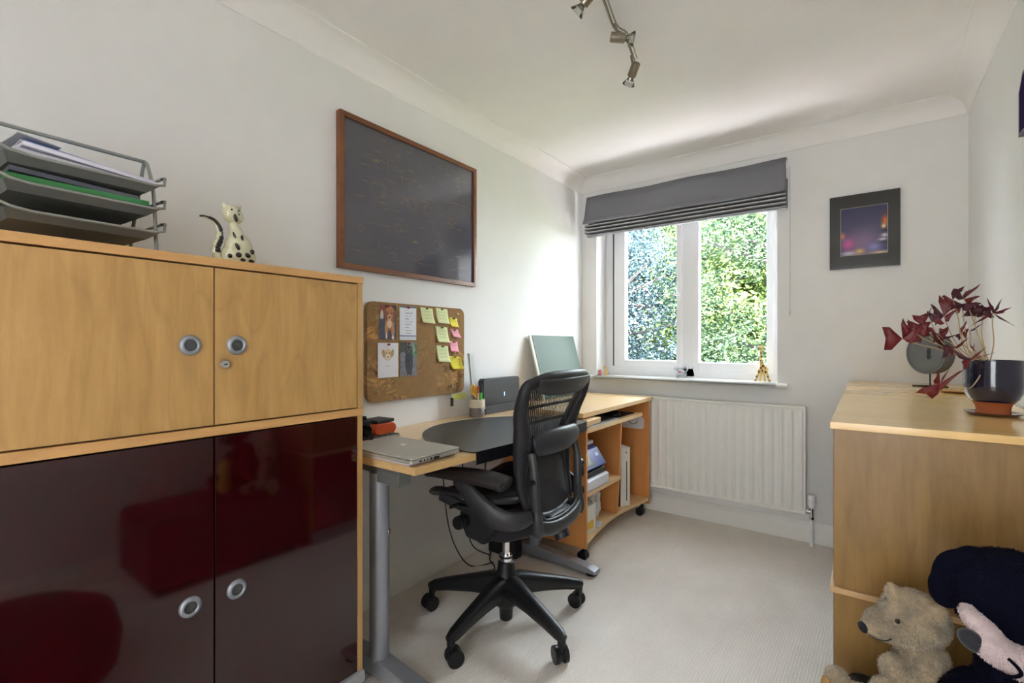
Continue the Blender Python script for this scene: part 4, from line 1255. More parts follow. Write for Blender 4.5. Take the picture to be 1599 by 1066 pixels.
# ------------------------------------------------------------------ sideboard (right)
SX0, SY0, SY1, SZ = 1.640, 1.447, 3.155, .925
for nm, za, zb2, lab in (('sideboard', .512, SZ, 'upper half of the pale wood sideboard, carrying the potted plant'), ('sideboard', .08, .5115, 'lower half of the pale wood sideboard, behind the soft toys')):
    t = thing(nm, ((SX0 + XR) / 2, (SY0 + SY1) / 2, za), lab, 'sideboard')
    top_h = .018 if za > .3 else .014
    b = bm_new(); box(b, (SX0, SY0 + .003, za), (XR - .020, SY0 + .021, zb2 - top_h - .0005), .001); obj('side_panel', b, M_BIRCH, t)
    b = bm_new(); box(b, (SX0, SY1 - .018, za), (XR - .020, SY1, zb2 - top_h - .0005), .001); obj('side_panel', b, M_BIRCH, t)
    b = bm_new(); box(b, (XR - .030, SY0 + .022, za), (XR - .021, SY1 - .019, zb2 - top_h - .001)); obj('back_panel', b, M_BIRCH, t)
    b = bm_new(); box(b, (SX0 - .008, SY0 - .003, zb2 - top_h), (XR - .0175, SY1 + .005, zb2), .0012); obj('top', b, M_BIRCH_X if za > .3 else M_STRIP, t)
    for i in range(4):
        ya = SY0 + .023 + i * (SY1 - SY0 - .043) / 4
        yb2 = ya + (SY1 - SY0 - .043) / 4 - .003
        b = bm_new(); box(b, (SX0 - .002, ya, za + .004), (SX0 + .016, yb2, zb2 - top_h - .004), .001)
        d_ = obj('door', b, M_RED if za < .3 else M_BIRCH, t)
        b = bm_new(); yh = yb2 - .05 if i % 2 == 0 else ya + .05
        lathe(b, [(0, -.001), (.0125, -.001), (.0145, .001), (.0170, .0035), (.0205, .0030), (.0235, .0008), (.0240, -.001)], 24, Matrix.Translation((SX0 - .003, yh, (za + zb2) / 2)) @ Matrix.Rotation(R(-90), 4, 'Y')); obj('handle', b, M_ALU, d_, 60)
    if za < .3:
        b = bm_new(); box(b, (SX0 + .02, SY0 + .03, 0), (XR - .06, SY1 - .03, .0795)); obj('plinth', b, M_GREYP, t)


# ------------------------------------------------------------------ office chair (built round its own hub, facing -x)
ch = thing('office_chair', (0, 0, 0), 'black ergonomic mesh office chair on five castors at the desk', 'chair')
b = bm_new(); lathe(b, [(0, .012), (.022, .012), (.026, .016), (.028, .06), (.045, .075), (.062, .10), (.060, .15), (.045, .185), (.036, .215), (.033, .242), (.026, .248), (0, .248)], 36)
obj('base_hub', b, M_BLACK, ch, 50)
CAST = []
for k in range(5):
    a = R(-18 + 72 * k)
    dx, dy = math.cos(a), math.sin(a)
    def Q(r, z): return (r * dx, r * dy, z)
    b = bm_new()
    sweep(b, [Q(.02, .150), Q(.06, .150), Q(.16, .134), (Q(.26, .115)), Q(.315, .101), Q(.340, .094)], [(.040, .046), (.036, .046), (.028, .034), (.023, .026), (.020, .022), (.014, .015)], 16, sq=.75)
    cyl(b, Q(.328, .07), Q(.328, .10), .015, 16)
    lg = obj('base_arm', b, M_BLACK, ch, 60)
    sw = a + R((70, 35, 110, -30, 60)[k])
    ox, oy = math.cos(sw), math.sin(sw)
    cx, cy = .328 * dx - .012 * oy, .328 * dy + .012 * ox
    b = bm_new()
    for s in (-1, 1):
        c0 = Vector((cx + ox * .008 * s, cy + oy * .008 * s, .030)); c1 = Vector((cx + ox * .026 * s, cy + oy * .026 * s, .030))
        sweep(b, [c0, c0 * .85 + c1 * .15, c0 * .12 + c1 * .88, c1], [(.026, .026), (.030, .030), (.030, .030), (.025, .025)], 28)
    sweep(b, [Vector((cx - ox * .01, cy - oy * .01, .036)), Vector((cx + ox * .01, cy + oy * .01, .036))], .024, 20)
    cyl(b, (.328 * dx, .328 * dy, .045), (.328 * dx, .328 * dy, .075), .010, 12)
    obj('castor', b, M_BLACK, ch, 60)
b = bm_new(); cyl(b, (0, 0, .24), (0, 0, .272), .025, 28); cyl(b, (0, 0, .272), (0, 0, .40), .014, 24)
obj('gas_lift', b, M_CHROME, ch, 60)
b = bm_new(); cyl(b, (0, 0, .262), (0, 0, .268), .028, 28); obj('gas_lift_collar', b, M_BLACK, ch)
# tilt mechanism
b = bm_new()
prism(b, [(-.10, .375), (-.075, .350), (-.02, .343), (.05, .352), (.16, .40), (.24, .435), (.262, .455), (.262, .500), (.20, .50), (.05, .475), (-.09, .470), (-.13, .42)], -.085, .085, 'y', bev=.014)
cyl(b, (-.03, -.12, .385), (-.03, .12, .385), .040, 24)
cyl(b, (.05, -.11, .44), (.05, .11, .44), .030, 20)
prism(b, [(-.12, .40), (-.10, .36), (-.02, .352), (.05, .42), (.05, .50), (-.10, .50), (-.135, .45)], -.135, -.08, 'y', bev=.01)
prism(b, [(-.12, .40), (-.10, .36), (-.02, .352), (.05, .42), (.05, .50), (-.10, .50), (-.135, .45)], .08, .135, 'y', bev=.01)
obj('tilt_mechanism', b, M_CHAIR, ch)
b = bm_new()
lathe(b, [(0, .0), (.024, 0), (.026, .006), (.023, .014), (.026, .022), (.023, .030), (.024, .044), (0, .046)], 16, Matrix.Translation((-.095, -.19, .432)) @ Matrix.Rotation(R(-90), 4, 'X') @ Matrix.Rotation(0, 4, 'Z'))
cyl(b, (-.095, -.15, .432), (-.095, -.08, .432), .012, 14)
obj('tension_knob', b, M_BLACK, ch)
b = bm_new(); sweep(b, [(-.01, -.10, .485), (-.03, -.18, .505), (-.06, -.22, .520), (-.09, -.235, .508)], [(.008, .008), (.010, .007), (.016, .008), (.010, .005)], 12); obj('tilt_lever', b, M_BLACK, ch)
b = bm_new(); sweep(b, [(.0, .10, .485), (-.03, .18, .50), (-.07, .24, .51), (-.10, .25, .505)], [(.008, .008), (.010, .007), (.016, .008), (.010, .005)], 12); obj('height_lever', b, M_BLACK, ch)
b = bm_new()
for x_, z_ in ((-.045, .415), (-.085, .445)): cyl(b, (x_, -.1365, z_), (x_, -.1385, z_), .005, 12)
obj('bolts', b, M_CHROME, ch)
# seat frame loop with waterfall front, plus mesh surface
def seat_z(x, y):
    f_ = 0.0
    if x < -.12: f_ = -.045 * ((-.12 - x) / .1) ** 2
    return .560 + f_ + .30 * (abs(y) ** 2.2) * .9 - .02 * math.exp(-((x - .05) / .12) ** 2 - (y / .16) ** 2)
loop = []
base = [(-.225, 0), (-.222, .12), (-.205, .195), (-.16, .232), (-.08, .245), (.02, .245), (.09, .225), (.14, .19), (.155, .12), (.16, 0), (.155, -.12), (.14, -.19), (.09, -.225), (.02, -.245), (-.08, -.245), (-.16, -.232), (-.205, -.195), (-.222, -.12)]
lp3 = catmull([(x, y, seat_z(x, y)) for x, y in base], 5, True)
b = bm_new(); sweep(b, lp3, (.020, .013) if False else [(.022, .012)] * len(lp3), 12, closed=True); obj('seat_frame', b, M_CHAIR, ch, 60)
m, nt, p = newmat('pellicle_mesh')
tc = nt.nodes.new('ShaderNodeTexCoord')
def stripes(rot, sc, th):
    mp = nt.nodes.new('ShaderNodeMapping'); mp.inputs['Rotation'].default_value = rot
    nt.links.new(tc.outputs['Object'], mp.inputs['Vector'])
    w = nt.nodes.new('ShaderNodeTexWave'); w.bands_direction = 'Z'; w.inputs['Scale'].default_value = sc
    nt.links.new(mp.outputs[0], w.inputs['Vector'])
    g = nt.nodes.new('ShaderNodeMath'); g.operation = 'GREATER_THAN'; g.inputs[1].default_value = th
    nt.links.new(w.outputs['Fac'], g.inputs[0])
    return g
g1 = stripes((R(62), 0, 0), 34, .42)
g2 = stripes((R(-10), 0, 0), 60, .72)
mxm = nt.nodes.new('ShaderNodeMath'); mxm.operation = 'MAXIMUM'
nt.links.new(g1.outputs[0], mxm.inputs[0]); nt.links.new(g2.outputs[0], mxm.inputs[1])
nt.links.new(mxm.outputs[0], p.inputs['Alpha'])
p.inputs['Base Color'].default_value = lin(42, 42, 46); p.inputs['Roughness'].default_value = .45
M_MESH = m
b = bm_new()
nr, na = 14, len(lp3)
rings = []
c0 = b.verts.new((0, 0, seat_z(0, 0)))
for r_ in range(1, nr + 1):
    rings.append([b.verts.new((q.x * r_ / nr, q.y * r_ / nr, seat_z(q.x * r_ / nr, q.y * r_ / nr))) for q in lp3])
for k in range(na): b.faces.new((c0, rings[0][k], rings[0][(k + 1) % na]))
for r_ in range(nr - 1):
    for k in range(na): b.faces.new((rings[r_][k], rings[r_ + 1][k], rings[r_ + 1][(k + 1) % na], rings[r_][(k + 1) % na]))
bmesh.ops.recalc_face_normals(b, faces=b.faces[:])
obj('seat_mesh', b, mat('seat_pellicle', (20, 20, 22), .6, bump=.5, bscale=400), ch, 180)
b = bm_new()
for s in (-1, 1):
    sweep(b, catmull([(-.17, .20 * s, .53), (-.06, .18 * s, .50), (.06, .15 * s, .485), (.16, .13 * s, .50), (.24, .12 * s, .49)], 5), [(.012, .022)] * 21, 12)
obj('seat_carrier', b, M_CHAIR, ch, 60)
# back frame
HW = [(1.022, .10), (1.018, .165), (1.002, .215), (.97, .240), (.92, .240), (.87, .226), (.82, .210), (.77, .198), (.72, .190), (.66, .185), (.60, .180), (.54, .165), (.50, .135), (.476, .08), (.470, 0.0)]
def bx(z, y):
    tab = [(.46, .212), (.52, .196), (.60, .176), (.70, .168), (.78, .180), (.86, .205), (.94, .238), (1.03, .275)]
    for i in range(len(tab) - 1):
        if z <= tab[i + 1][0]:
            t = max(0, (z - tab[i][0]) / (tab[i + 1][0] - tab[i][0]))
            t = t * t * (3 - 2 * t) * .4 + t * .6
            x = tab[i][1] * (1 - t) + tab[i + 1][1] * t
            break
    else: x = tab[-1][1]
    return x + .024 - .035 * (abs(y) / .24) ** 2
def sec(z, y):
    tab = [(.46, .016, .012), (.58, .018, .016), (.66, .026, .022), (.73, .044, .030), (.80, .040, .030), (.87, .026, .026), (.94, .022, .022), (1.03, .021, .014)]
    for i in range(len(tab) - 1):
        if z <= tab[i + 1][0]:
            t = max(0, (z - tab[i][0]) / (tab[i + 1][0] - tab[i][0]))
            return (tab[i][1] * (1 - t) + tab[i + 1][1] * t, tab[i][2] * (1 - t) + tab[i + 1][2] * t)
    return tab[-1][1:]
out2 = [(0, 1.024)] + [(w, z) for z, w in HW] + [(-w, z) for z, w in HW[::-1][1:]]
def inset(y, z):
    a, c = sec(z, y)
    cy = y; cz = z
    # pull centre line inside the outline
    k = a
    L_ = math.hypot(y, max(0, z - .93) + max(0, .54 - z)) or 1
    sy = -math.copysign(min(1, abs(y) / .15), y) if y else 0
    sz = -1 if z > .985 else (1 if z < .50 else 0)
    return (y + sy * k * .9, z + sz * k * .9)
cl = [inset(y, z) for y, z in out2]
cl3 = catmull([(bx(z, y), y, z) for y, z in cl], 4, True)
b = bm_new()
# section: a lies in the plane of the back, c is the depth
sweep(b, cl3, [(sec(q.z, q.y)[1], sec(q.z, q.y)[0]) if False else sec(q.z, q.y)[::-1] for q in cl3], 16, up=(0, 0, 1), closed=True) if False else None
bb = bmesh.new(); rings = []
NQ = len(cl3)
for i, q in enumerate(cl3):
    d = (cl3[(i + 1) % NQ] - cl3[i - 1]).normalized()
    nx_ = Vector((1, 0, 0)); nx_ = (nx_ - d * nx_.dot(d)).normalized()
    sd_ = d.cross(nx_)
    a, c = sec(q.z, q.y)
    rings.append([bb.verts.new(q + sd_ * (a * math.cos(t)) + nx_ * (c * math.sin(t))) for t in [2 * PI * k / 16 for k in range(16)]])
for i in range(NQ):
    for k in range(16):
        bb.faces.new((rings[i][k], rings[i][(k + 1) % 16], rings[(i + 1) % NQ][(k + 1) % 16], rings[(i + 1) % NQ][k]))
bmesh.ops.recalc_face_normals(bb, faces=bb.faces[:])
bm_add(b, bb)
bf = obj('back_frame', b, M_CHAIR, ch, 60)
# smooth shield at the top of the back
b = bm_new()
NN = 24
up_, lo_ = [], []
rowsS = []
for j in range(7):
    t = j / 6
    row = []
    for i in range(NN + 1):
        y = -.19 + .38 * i / NN
        e_ = 1 - abs(y / .20) ** 4
        z = .998 - (t * (.036 + .026 * e_)) 
        row.append(b.verts.new((bx(z, y) + .019 + .007 * math.sin(t * PI) * e_, y, z)))
    rowsS.append(row)
for j in range(6):
    for i in range(NN): b.faces.new((rowsS[j][i], rowsS[j + 1][i], rowsS[j + 1][i + 1], rowsS[j][i + 1]))
o = obj('head_shield', b, M_CHAIR2, ch, 180); md = o.modifiers.new('s', 'SOLIDIFY'); md.thickness = .008; md.offset = -1
b = bm_new()
zc2 = .968; yb_ = .075
xq = bx(zc2, yb_) + .0262
box(b, (xq - .001, yb_ - .012, zc2 - .007), (xq + .0005, yb_ + .012, zc2 + .007), 0); obj('badge', b, mat('badge_silver', (120, 122, 118), .3, .6), o)
# mesh of the back
b = bm_new()
ys, zs = 28, 44
def hw(z):
    tb = HW[::-1]
    tb = [(z_, w_) for z_, w_ in tb]
    for i in range(len(tb) - 1):
        if tb[i][0] <= z <= tb[i + 1][0]:
            t = (z - tb[i][0]) / (tb[i + 1][0] - tb[i][0]); return tb[i][1] * (1 - t) + tb[i + 1][1] * t
    return tb[-1][1]
gr = []
for j in range(zs + 1):
    z = .482 + (1.00 - .482) * j / zs
    w = hw(z) - sec(z, 0)[0]
    gr.append([b.verts.new((bx(z, y), y, z)) for y in [w * (-1 + 2 * i / ys) for i in range(ys + 1)]])
for j in range(zs):
    for i in range(ys): b.faces.new((gr[j][i], gr[j][i + 1], gr[j + 1][i + 1], gr[j + 1][i]))
obj('back_mesh', b, M_MESH, ch, 180)
b = bm_new()
gr = []
for j in range(20):
    z = .486 + (.745 - .486) * j / 19
    w = hw(z) - sec(z, 0)[0]
    gr.append([b.verts.new((bx(z, y) + .004, y, z)) for y in [w * (-1 + 2 * i / 20) for i in range(21)]])
for j in range(19):
    for i in range(20): b.faces.new((gr[j][i], gr[j][i + 1], gr[j + 1][i + 1], gr[j + 1][i]))
m, nt, p = newmat('ribbed_lower_mesh')
tc = nt.nodes.new('ShaderNodeTexCoord'); w_ = nt.nodes.new('ShaderNodeTexWave'); w_.bands_direction = 'Y'; w_.inputs['Scale'].default_value = 46
nt.links.new(tc.outputs['Object'], w_.inputs['Vector'])
cr = nt.nodes.new('ShaderNodeValToRGB'); cr.color_ramp.elements[0].color = lin(22, 22, 25); cr.color_ramp.elements[1].color = lin(58, 58, 64)
nt.links.new(w_.outputs['Fac'], cr.inputs[0]); nt.links.new(cr.outputs[0], p.inputs['Base Color']); p.inputs['Roughness'].default_value = .55
obj('lower_back_mesh', b, m, ch, 180)
# lumbar pad
b = bm_new()
lpz = .760
pts = catmull([(.200, -.120, lpz - .014), (.216, -.09, lpz - .006), (.232, -.03, lpz), (.238, .05, lpz + .002), (.230, .125, lpz + .004), (.218, .170, lpz + .006)], 5)
nL = len(pts)
sweep(b, pts, [((.034 + .014 * math.sin(PI * min(1, (i + 2) / (nL + 1)))) * (.55 if i in (0, nL - 1) else (.85 if i in (1, nL - 2) else 1)), .024 * (.5 if i in (0, nL - 1) else 1)) for i in range(nL)], 18, up=(1, 0, 0))
obj('lumbar_pad', b, mat('lumbar_grey', (52, 54, 60), .38, bump=.05, bscale=500), ch, 60)
b = bm_new()
for zz in (.835, .895):
    w = hw(zz) - .03
    sweep(b, [(bx(zz, y) - .012, y, zz + .004 * math.cos(y * 10)) for y in [w * (-1 + 2 * i / 10) for i in range(11)]], [(.004, .006)] * 11, 8)
obj('cross_strap', b, M_BLACK, ch, 60)
# yoke: uprights and the lower U behind the back
for s in (-1, 1):
    b = bm_new()
    sweep(b, catmull([(.222, .160 * s, .735), (.236, .162 * s, .68), (.240, .160 * s, .60), (.242, .158 * s, .53), (.250, .155 * s, .475), (.245, .150 * s, .452)], 5), [(.015, .012)] * 6 + [(.017, .014)] * 10 + [(.021, .019)] * 9 + [(.016, .014)], 14, up=(0, 1, 0))
    obj('back_upright', b, M_CHAIR2, ch, 60)
b = bm_new()
sweep(b, catmull([(.250, -.155, .480), (.262, -.09, .462), (.266, 0, .457), (.262, .09, .466), (.250, .155, .485)], 6), [(.014, .026)] * 25, 14, up=(0, 0, 1), sq=.8)
sweep(b, catmull([(.250, -.145, .535), (.258, -.125, .500), (.262, -.07, .488), (.264, .0, .487), (.260, .08, .495), (.252, .135, .52), (.246, .150, .56)], 6), [(.005, .007)] * 37, 10)
obj('back_yoke', b, M_CHAIR2, ch, 60)
b = bm_new(); cyl(b, (.262, .0, .40), (.225, 0, .47), .03, 18); obj('spine_joint', b, M_CHAIR, ch, 60)
for s in (-1, 1):
    arm = 'armrest'
    b = bm_new()
    o_ = 0 if s < 0 else -.13
    P_ = catmull([(-.175 + o_, .262 * s, .628), (-.14 + o_, .268 * s, .640), (-.05 + o_, .276 * s, .652), (.06 + o_, .282 * s, .660), (.15 + o_, .284 * s, .660), (.195 + o_, .282 * s, .655), (.205 + o_, .281 * s, .652)], 4)
    n_ = len(P_)
    rr2 = []
    for i in range(n_):
        t = i / (n_ - 1)
        w = .022 + .026 * min(1, t * 2.5)
        h = .012 + .012 * min(1, t * 2)
        if t > .9: w *= (1 - (t - .9) / .1) ** .5 * .9 + .1; h *= (1 - (t - .9) / .1) ** .5 * .8 + .2
        if t < .06: w *= .5; h *= .6
        rr2.append((w, h))
    sweep(b, P_, rr2, 16, sq=.85)
    ap_ = obj('arm_pad', b, M_FOAM, ch, 60)
    b = bm_new()
    A_ = catmull([(-.02, .275 * s, .635), (.03, .280 * s, .605), (.08, .280 * s, .565), (.14, .270 * s, .530), (.20, .240 * s, .515), (.240, .185 * s, .525)], 5)
    sweep(b, A_, [(.016, .024 + .016 * math.sin(PI * i / (len(A_) - 1))) for i in range(len(A_))], 14, up=(0, 0, 1))
    obj('arm_support', b, M_CHAIR, ch, 60)
    b = bm_new(); q_ = 1 if s > 0 else .6
    cyl(b, (.240, .170 * s, .640), (.240, .188 * s, .640), .016 * q_, 20); cyl(b, (.240, .188 * s, .640), (.240, .194 * s, .640), .012 * q_, 20)
    if s > 0: sweep(b, [(.240, .186, .635), (.242, .196, .590), (.242, .197, .580)], [(.006, .012), (.005, .008), (.003, .004)], 10)
    obj('arm_clamp', b, M_BLACK, ch, 60)
ch.location = (.535, 1.54, 0)
ch.rotation_euler = (0, 0, R(1.5))

# ------------------------------------------------------------------ wire letter tray stack on top of the cabinet
LT = Vector((.240, .272, 1.327))
lt = thing('letter_tray_stack', (0, 0, 0), 'grey three-tier wire letter tray stack on top of the beech cabinet', 'letter tray')
def trayrim(z, o=0):
    L2, W2 = .145, .130
    return [(W2, -L2 + .03, z + .004), (W2, -L2 + .06, z), (W2, 0, z), (W2, L2 - .02, z), (W2 - .004, L2, z + .006), (W2 - .012, L2 + .004, z + .024), (W2 - .03, L2 + .004, z + .026), (0, L2 + .004, z + .026), (-W2, L2 + .004, z + .026), (-W2, L2 - .03, z + .026), (-W2, 0, z + .026), (-W2, -L2, z + .026), (0, -L2 - .006, z + .026), (W2 - .02, -L2 - .006, z + .026), (W2 - .003, -L2, z + .022), (W2, -L2 + .012, z + .012)]
for i, z in enumerate((.056, .111, .166)):
    b = bm_new(); sweep(b, trayrim(z), .0032, 8, closed=True); tro = obj('tray', b, M_WIRE, lt, 60)
    b = bm_new()
    L2, W2 = .145, .130
    zb3 = z - .016
    V = {}
    # bottom sheet with sloped sides, front side low
    def q(x, y, zz): return b.verts.new((x, y, zz))
    B4 = [q(W2 - .02, -L2 + .03, zb3), q(W2 - .02, L2 - .03, zb3), q(-W2 + .02, L2 - .03, zb3), q(-W2 + .02, -L2 + .03, zb3)]
    T4 = [q(W2, -L2 + .02, z), q(W2, L2 - .01, z), q(-W2, L2 + .002, z + .026), q(-W2, -L2, z + .026)]
    b.faces.new(B4)
    for k in range(4):
        b.faces.new((B4[k], T4[k], T4[(k + 1) % 4], B4[(k + 1) % 4]))
    bmesh.ops.recalc_face_normals(b, faces=b.faces[:])
    o = obj('mesh_sheet', b, M_SHEET, tro, 0); o.modifiers.new('s', 'SOLIDIFY').thickness = .0012
    b = bm_new(); cyl(b, (W2 - .012, L2 + .004, z + .024), (W2 - .030, L2 + .0045, z + .0265), .0038, 8); obj('black_clip', b, M_BLACK, tro)
b = bm_new()
for s in (-1, 1):
    Y_ = .140 * s
    sweep(b, catmull([(.098, Y_, .002), (.088, Y_, .09), (.076, Y_, .17), (.045, Y_, .232), (.030, Y_, .246)], 5), .0042, 8)
    sweep(b, catmull([(-.07, Y_, .002), (-.04, Y_, .10), (-.0, Y_, .19), (.018, Y_, .235), (.030, Y_, .246)], 5), .0042, 8)
sweep(b, [(.030, -.140, .246), (.030, .140, .246)], .0045, 8)
obj('frame', b, M_WIRE, lt, 60)
lt.location = LT; lt.rotation_euler = (0, 0, R(3.5))
def in_tray(name, z0, z1, x0, x1, y0, y1, rgb, label, cat, rot=0, rough=.6, tilt=0):
    b = bm_new(); box(b, (x0, y0, z0), (x1, y1, z1), .0006)
    o = one(name, b, mat('tray_%d_%d_%d' % rgb, rgb, rough), label, cat, smooth=0)
    MW = Matrix.Translation(LT) @ Matrix.Rotation(R(3.5 + rot), 4, 'Z') @ Matrix.Rotation(R(tilt), 4, 'X')
    c = Vector(o.location)
    o.location = MW @ c
    o.rotation_euler = (R(tilt), 0, R(3.5 + rot))
    return o
in_tray('paper_stack', .168, .176, -.100, .118, -.118, .122, (206, 204, 214), 'loose white papers at the bottom of the top letter tray', 'papers', 0, .6, -3)
in_tray('paper_stack', .1785, .186, -.095, .122, -.114, .118, (222, 220, 232), 'white papers fanned out in the middle of the top letter tray pile', 'papers', 2, .6, -4)
in_tray('envelope', .1895, .1925, -.080, .108, -.110, .116, (200, 196, 214), 'pale lilac envelope in the top letter tray', 'envelope', -2, .6, -5)
in_tray('blue_folder', .1960, .2005, -.108, .085, -.105, .118, (96, 122, 178), 'blue card folder on top of the pile in the top letter tray', 'folder', -2.5, .5, -6.5)
in_tray('plastic_wallet', .2030, .2050, -.085, .090, -.128, -.06, (196, 200, 204), 'clear plastic wallet at the left of the top letter tray', 'wallet', 3, .25, -7)
in_tray('green_folder', .1130, .1290, -.099, .116, -.118, .118, (58, 128, 72), 'green folder lying in the middle letter tray', 'folder')
in_tray('grey_folder', .1315, .1415, -.100, .108, -.116, .095, (84, 86, 98), 'dark grey document folder on the green folder in the middle tray', 'folder', -1, .5, -2.5)
in_tray('booklet', .0435, .0495, -.09, .09, -.11, .05, (132, 122, 96), 'brownish booklet lying in the bottom letter tray', 'booklet')

# ------------------------------------------------------------------ glass cat
gcx = Vector((.335, .590, 1.327))
ct = thing('glass_cat', tuple(gcx), 'black spotted cream glass cat figurine on top of the beech cabinet', 'figurine')
cream = mat('cream_glass', (206, 204, 172), .12, coat=.8, var=.15, vscale=30)
edge = mat('amber_clear_glass', (222, 206, 150), .05, trans=.85, ior=1.45)
blk = mat('black_glass', (26, 22, 28), .1, coat=.5)
def P3(y, z, x=0): return (gcx.x + x, gcx.y + y, gcx.z + z)
CR = Matrix.Rotation(R(0), 3, 'Z')
o = blob('body', [(P3(.012, .030), (.030, .046, .034), None), (P3(.012, .058), (.026, .035, .034), None), (P3(.006, .085), (.017, .018, .030), None), (P3(.0, .11), (.012, .012, .018), None), (P3(.030, .012), (.018, .024, .013), None), (P3(-.012, .012), (.018, .024, .013), None)], cream, ct, .0035, 4)
hd_ = blob('head', [(P3(-.005, .142, .002), (.020, .024, .024), None), (P3(.006, .134, .004), (.015, .017, .016), None), (P3(-.024, .160), (.006, .007, .011), (R(28), 0, 0)), (P3(.012, .162), (.006, .007, .011), (R(-24), 0, 0))], cream, ct, .003, 3)
b = bm_new()
for s in ((-.014, .149), (.004, .150), (.004, .140)): ell(b, P3(s[0], s[1], .0205), (.003, .0022, .0022), None, 12, 8)
obj('eyes', b, blk, hd_, 180)
b = bm_new(); ell(b, P3(-.004, .130, .0190), (.004, .005, .012), (R(18), 0, 0), 14, 10); obj('nose_stripe', b, blk, hd_, 180)
b = bm_new()
rs = random.Random(5)
for (y, z, ry, rz, rot) in ((.000, .030, .008, .007, 0), (.023, .032, .008, .006, .5), (.037, .044, .006, .007, 0), (-.002, .052, .005, .010, -.5), (.012, .072, .004, .015, 0), (-.004, .080, .003, .013, -.35), (.010, .018, .007, .005, 0), (.034, .018, .008, .005, 0), (-.018, .026, .007, .006, 0)):
    x = .030 * math.sqrt(max(.05, 1 - ((y - .012) / .042) ** 2)) * (1.05 if z < .05 else 1 - (z - .05) * 14)
    ell(b, P3(y, z, max(x, .012) - .001), (.004, ry, rz), (rot * -1, 0, 0), 14, 10)
obj('spots', b, blk, ct, 180)
tl = [P3(-.022, .010), P3(-.040, .020), P3(-.045, .045), P3(-.036, .070), P3(-.036, .092), P3(-.050, .115), P3(-.072, .122), P3(-.086, .120)]
b = bm_new(); tp = catmull(tl, 5); sweep(b, tp, [.011 * (1 - .85 * i / len(tp)) * (1 + .3 * math.sin(i / len(tp) * PI)) for i in range(len(tp))], 12); tlo = obj('tail', b, cream, ct, 180)
b = bm_new(); sweep(b, [q + Vector((.0045, .002, 0)) for q in tp[8:]], [.0085 * (1 - .8 * i / (len(tp) - 8)) * (1 if i % 12 < 9 else .6) for i in range(len(tp) - 8)], 12); obj('tail_stripe', b, blk, tlo, 180)

# ------------------------------------------------------------------ sill figurines
def fig(name, x, y, label, cat='figurine'): return thing(name, (x, y, .8925), label, cat)
ZS = .8925
gf = fig('giraffe_figurine', 1.195, 3.26, 'tall yellow giraffe figurine with brown spots at the right end of the window sill')
yel = mat('giraffe_yellow', (216, 184, 110), .4)
brn = mat('giraffe_brown', (96, 56, 24), .4)
gx, gy = 1.195, 3.27
b = bm_new()
for dx in (-.034, -.012, .012, .034):
    sweep(b, [(gx + dx * 1.15, gy - .008, ZS + .001), (gx + dx * .7, gy, ZS + .045), (gx + dx * .35, gy, ZS + .075)], [(.006, .006), (.0065, .0065), (.011, .011)], 12)
sweep(b, catmull([(gx + .016, gy, ZS + .064), (gx + .004, gy, ZS + .085), (gx - .008, gy, ZS + .120), (gx - .010, gy, ZS + .165), (gx - .008, gy, ZS + .198)], 5), [(.020 - .013 * min(1, i / 14),) * 2 for i in range(21)], 14)
bo = obj('body', b, yel, gf, 180)
b = bm_new(); ell(b, (gx - .012, gy - .003, ZS + .205), (.017, .010, .009), (0, R(20), 0)); sweep(b, [(gx - .002, gy, ZS + .21), (gx + .002, gy, ZS + .223)], .002, 8); sweep(b, [(gx - .006, gy, ZS + .21), (gx - .005, gy, ZS + .223)], .002, 8); ell(b, (gx + .006, gy, ZS + .212), (.008, .003, .004)); obj('head', b, yel, gf, 180)
b = bm_new()
for dx, z, r_ in ((-.008, .172, .005), (-.006, .150, .006), (-.010, .128, .006), (-.002, .112, .006), (.004, .092, .008), (-.008, .082, .007), (.016, .080, .006), (-.020, .058, .006), (.018, .058, .006), (.002, .066, .006), (-.032, .028, .005), (.030, .030, .005)):
    ell(b, (gx + dx, gy - (.012 if z < .1 else .007), ZS + z), (r_, .004, r_ * 1.2), None, 12, 8)
for dx in (-.039, .039): ell(b, (gx + dx, gy - .009, ZS + .004), (.008, .008, .0035), None, 12, 8)
obj('spots', b, brn, bo, 180)
cf = fig('cat_figurine', .70, 3.27, 'small patterned white cat figurine with a curled tail in the middle of the sill')
pat = mat('patterned_ceramic', (186, 186, 192), .3, var=.35, vscale=60)
cx, cy = .702, 3.272
b = bm_new()
sweep(b, catmull([(cx - .022, cy, ZS + .036), (cx, cy, ZS + .034), (cx + .026, cy, ZS + .036)], 5), [(.014, .014), (.015, .016), (.016, .017), (.016, .017), (.016, .017), (.017, .017), (.017, .017), (.017, .017), (.017, .018), (.015, .016), (.010, .010)], 14)
for dx in (-.026, -.018, .020, .030): sweep(b, [(cx + dx - .002, cy, ZS + .001), (cx + dx, cy, ZS + .03)], [(.005, .005), (.007, .007)], 10)
sweep(b, catmull([(cx + .030, cy, ZS + .040), (cx + .040, cy, ZS + .058), (cx + .034, cy, ZS + .074), (cx + .022, cy, ZS + .072), (cx + .024, cy, ZS + .062)], 5), .0045, 8)
ell(b, (cx - .036, cy - .002, ZS + .060), (.014, .012, .012)); sweep(b, [(cx - .030, cy, ZS + .045), (cx - .034, cy, ZS + .058)], [(.012, .012), (.009, .009)], 10)
for dx in (-.044, -.028): sweep(b, [(cx + dx, cy, ZS + .066), (cx + dx, cy, ZS + .080)], [(.005, .004), (.0008, .0008)], 8)
obj('body', b, pat, cf, 180)
b = bm_new(); ell(b, (cx - .004, cy - .0165, ZS + .040), (.012, .004, .006)); obj('red_pattern', b, mat('red_paint', (186, 90, 100), .4), cf, 180)
rf_ = fig('red_figurine', .135, 3.20, 'tiny red and white figurine at the left end of the sill')
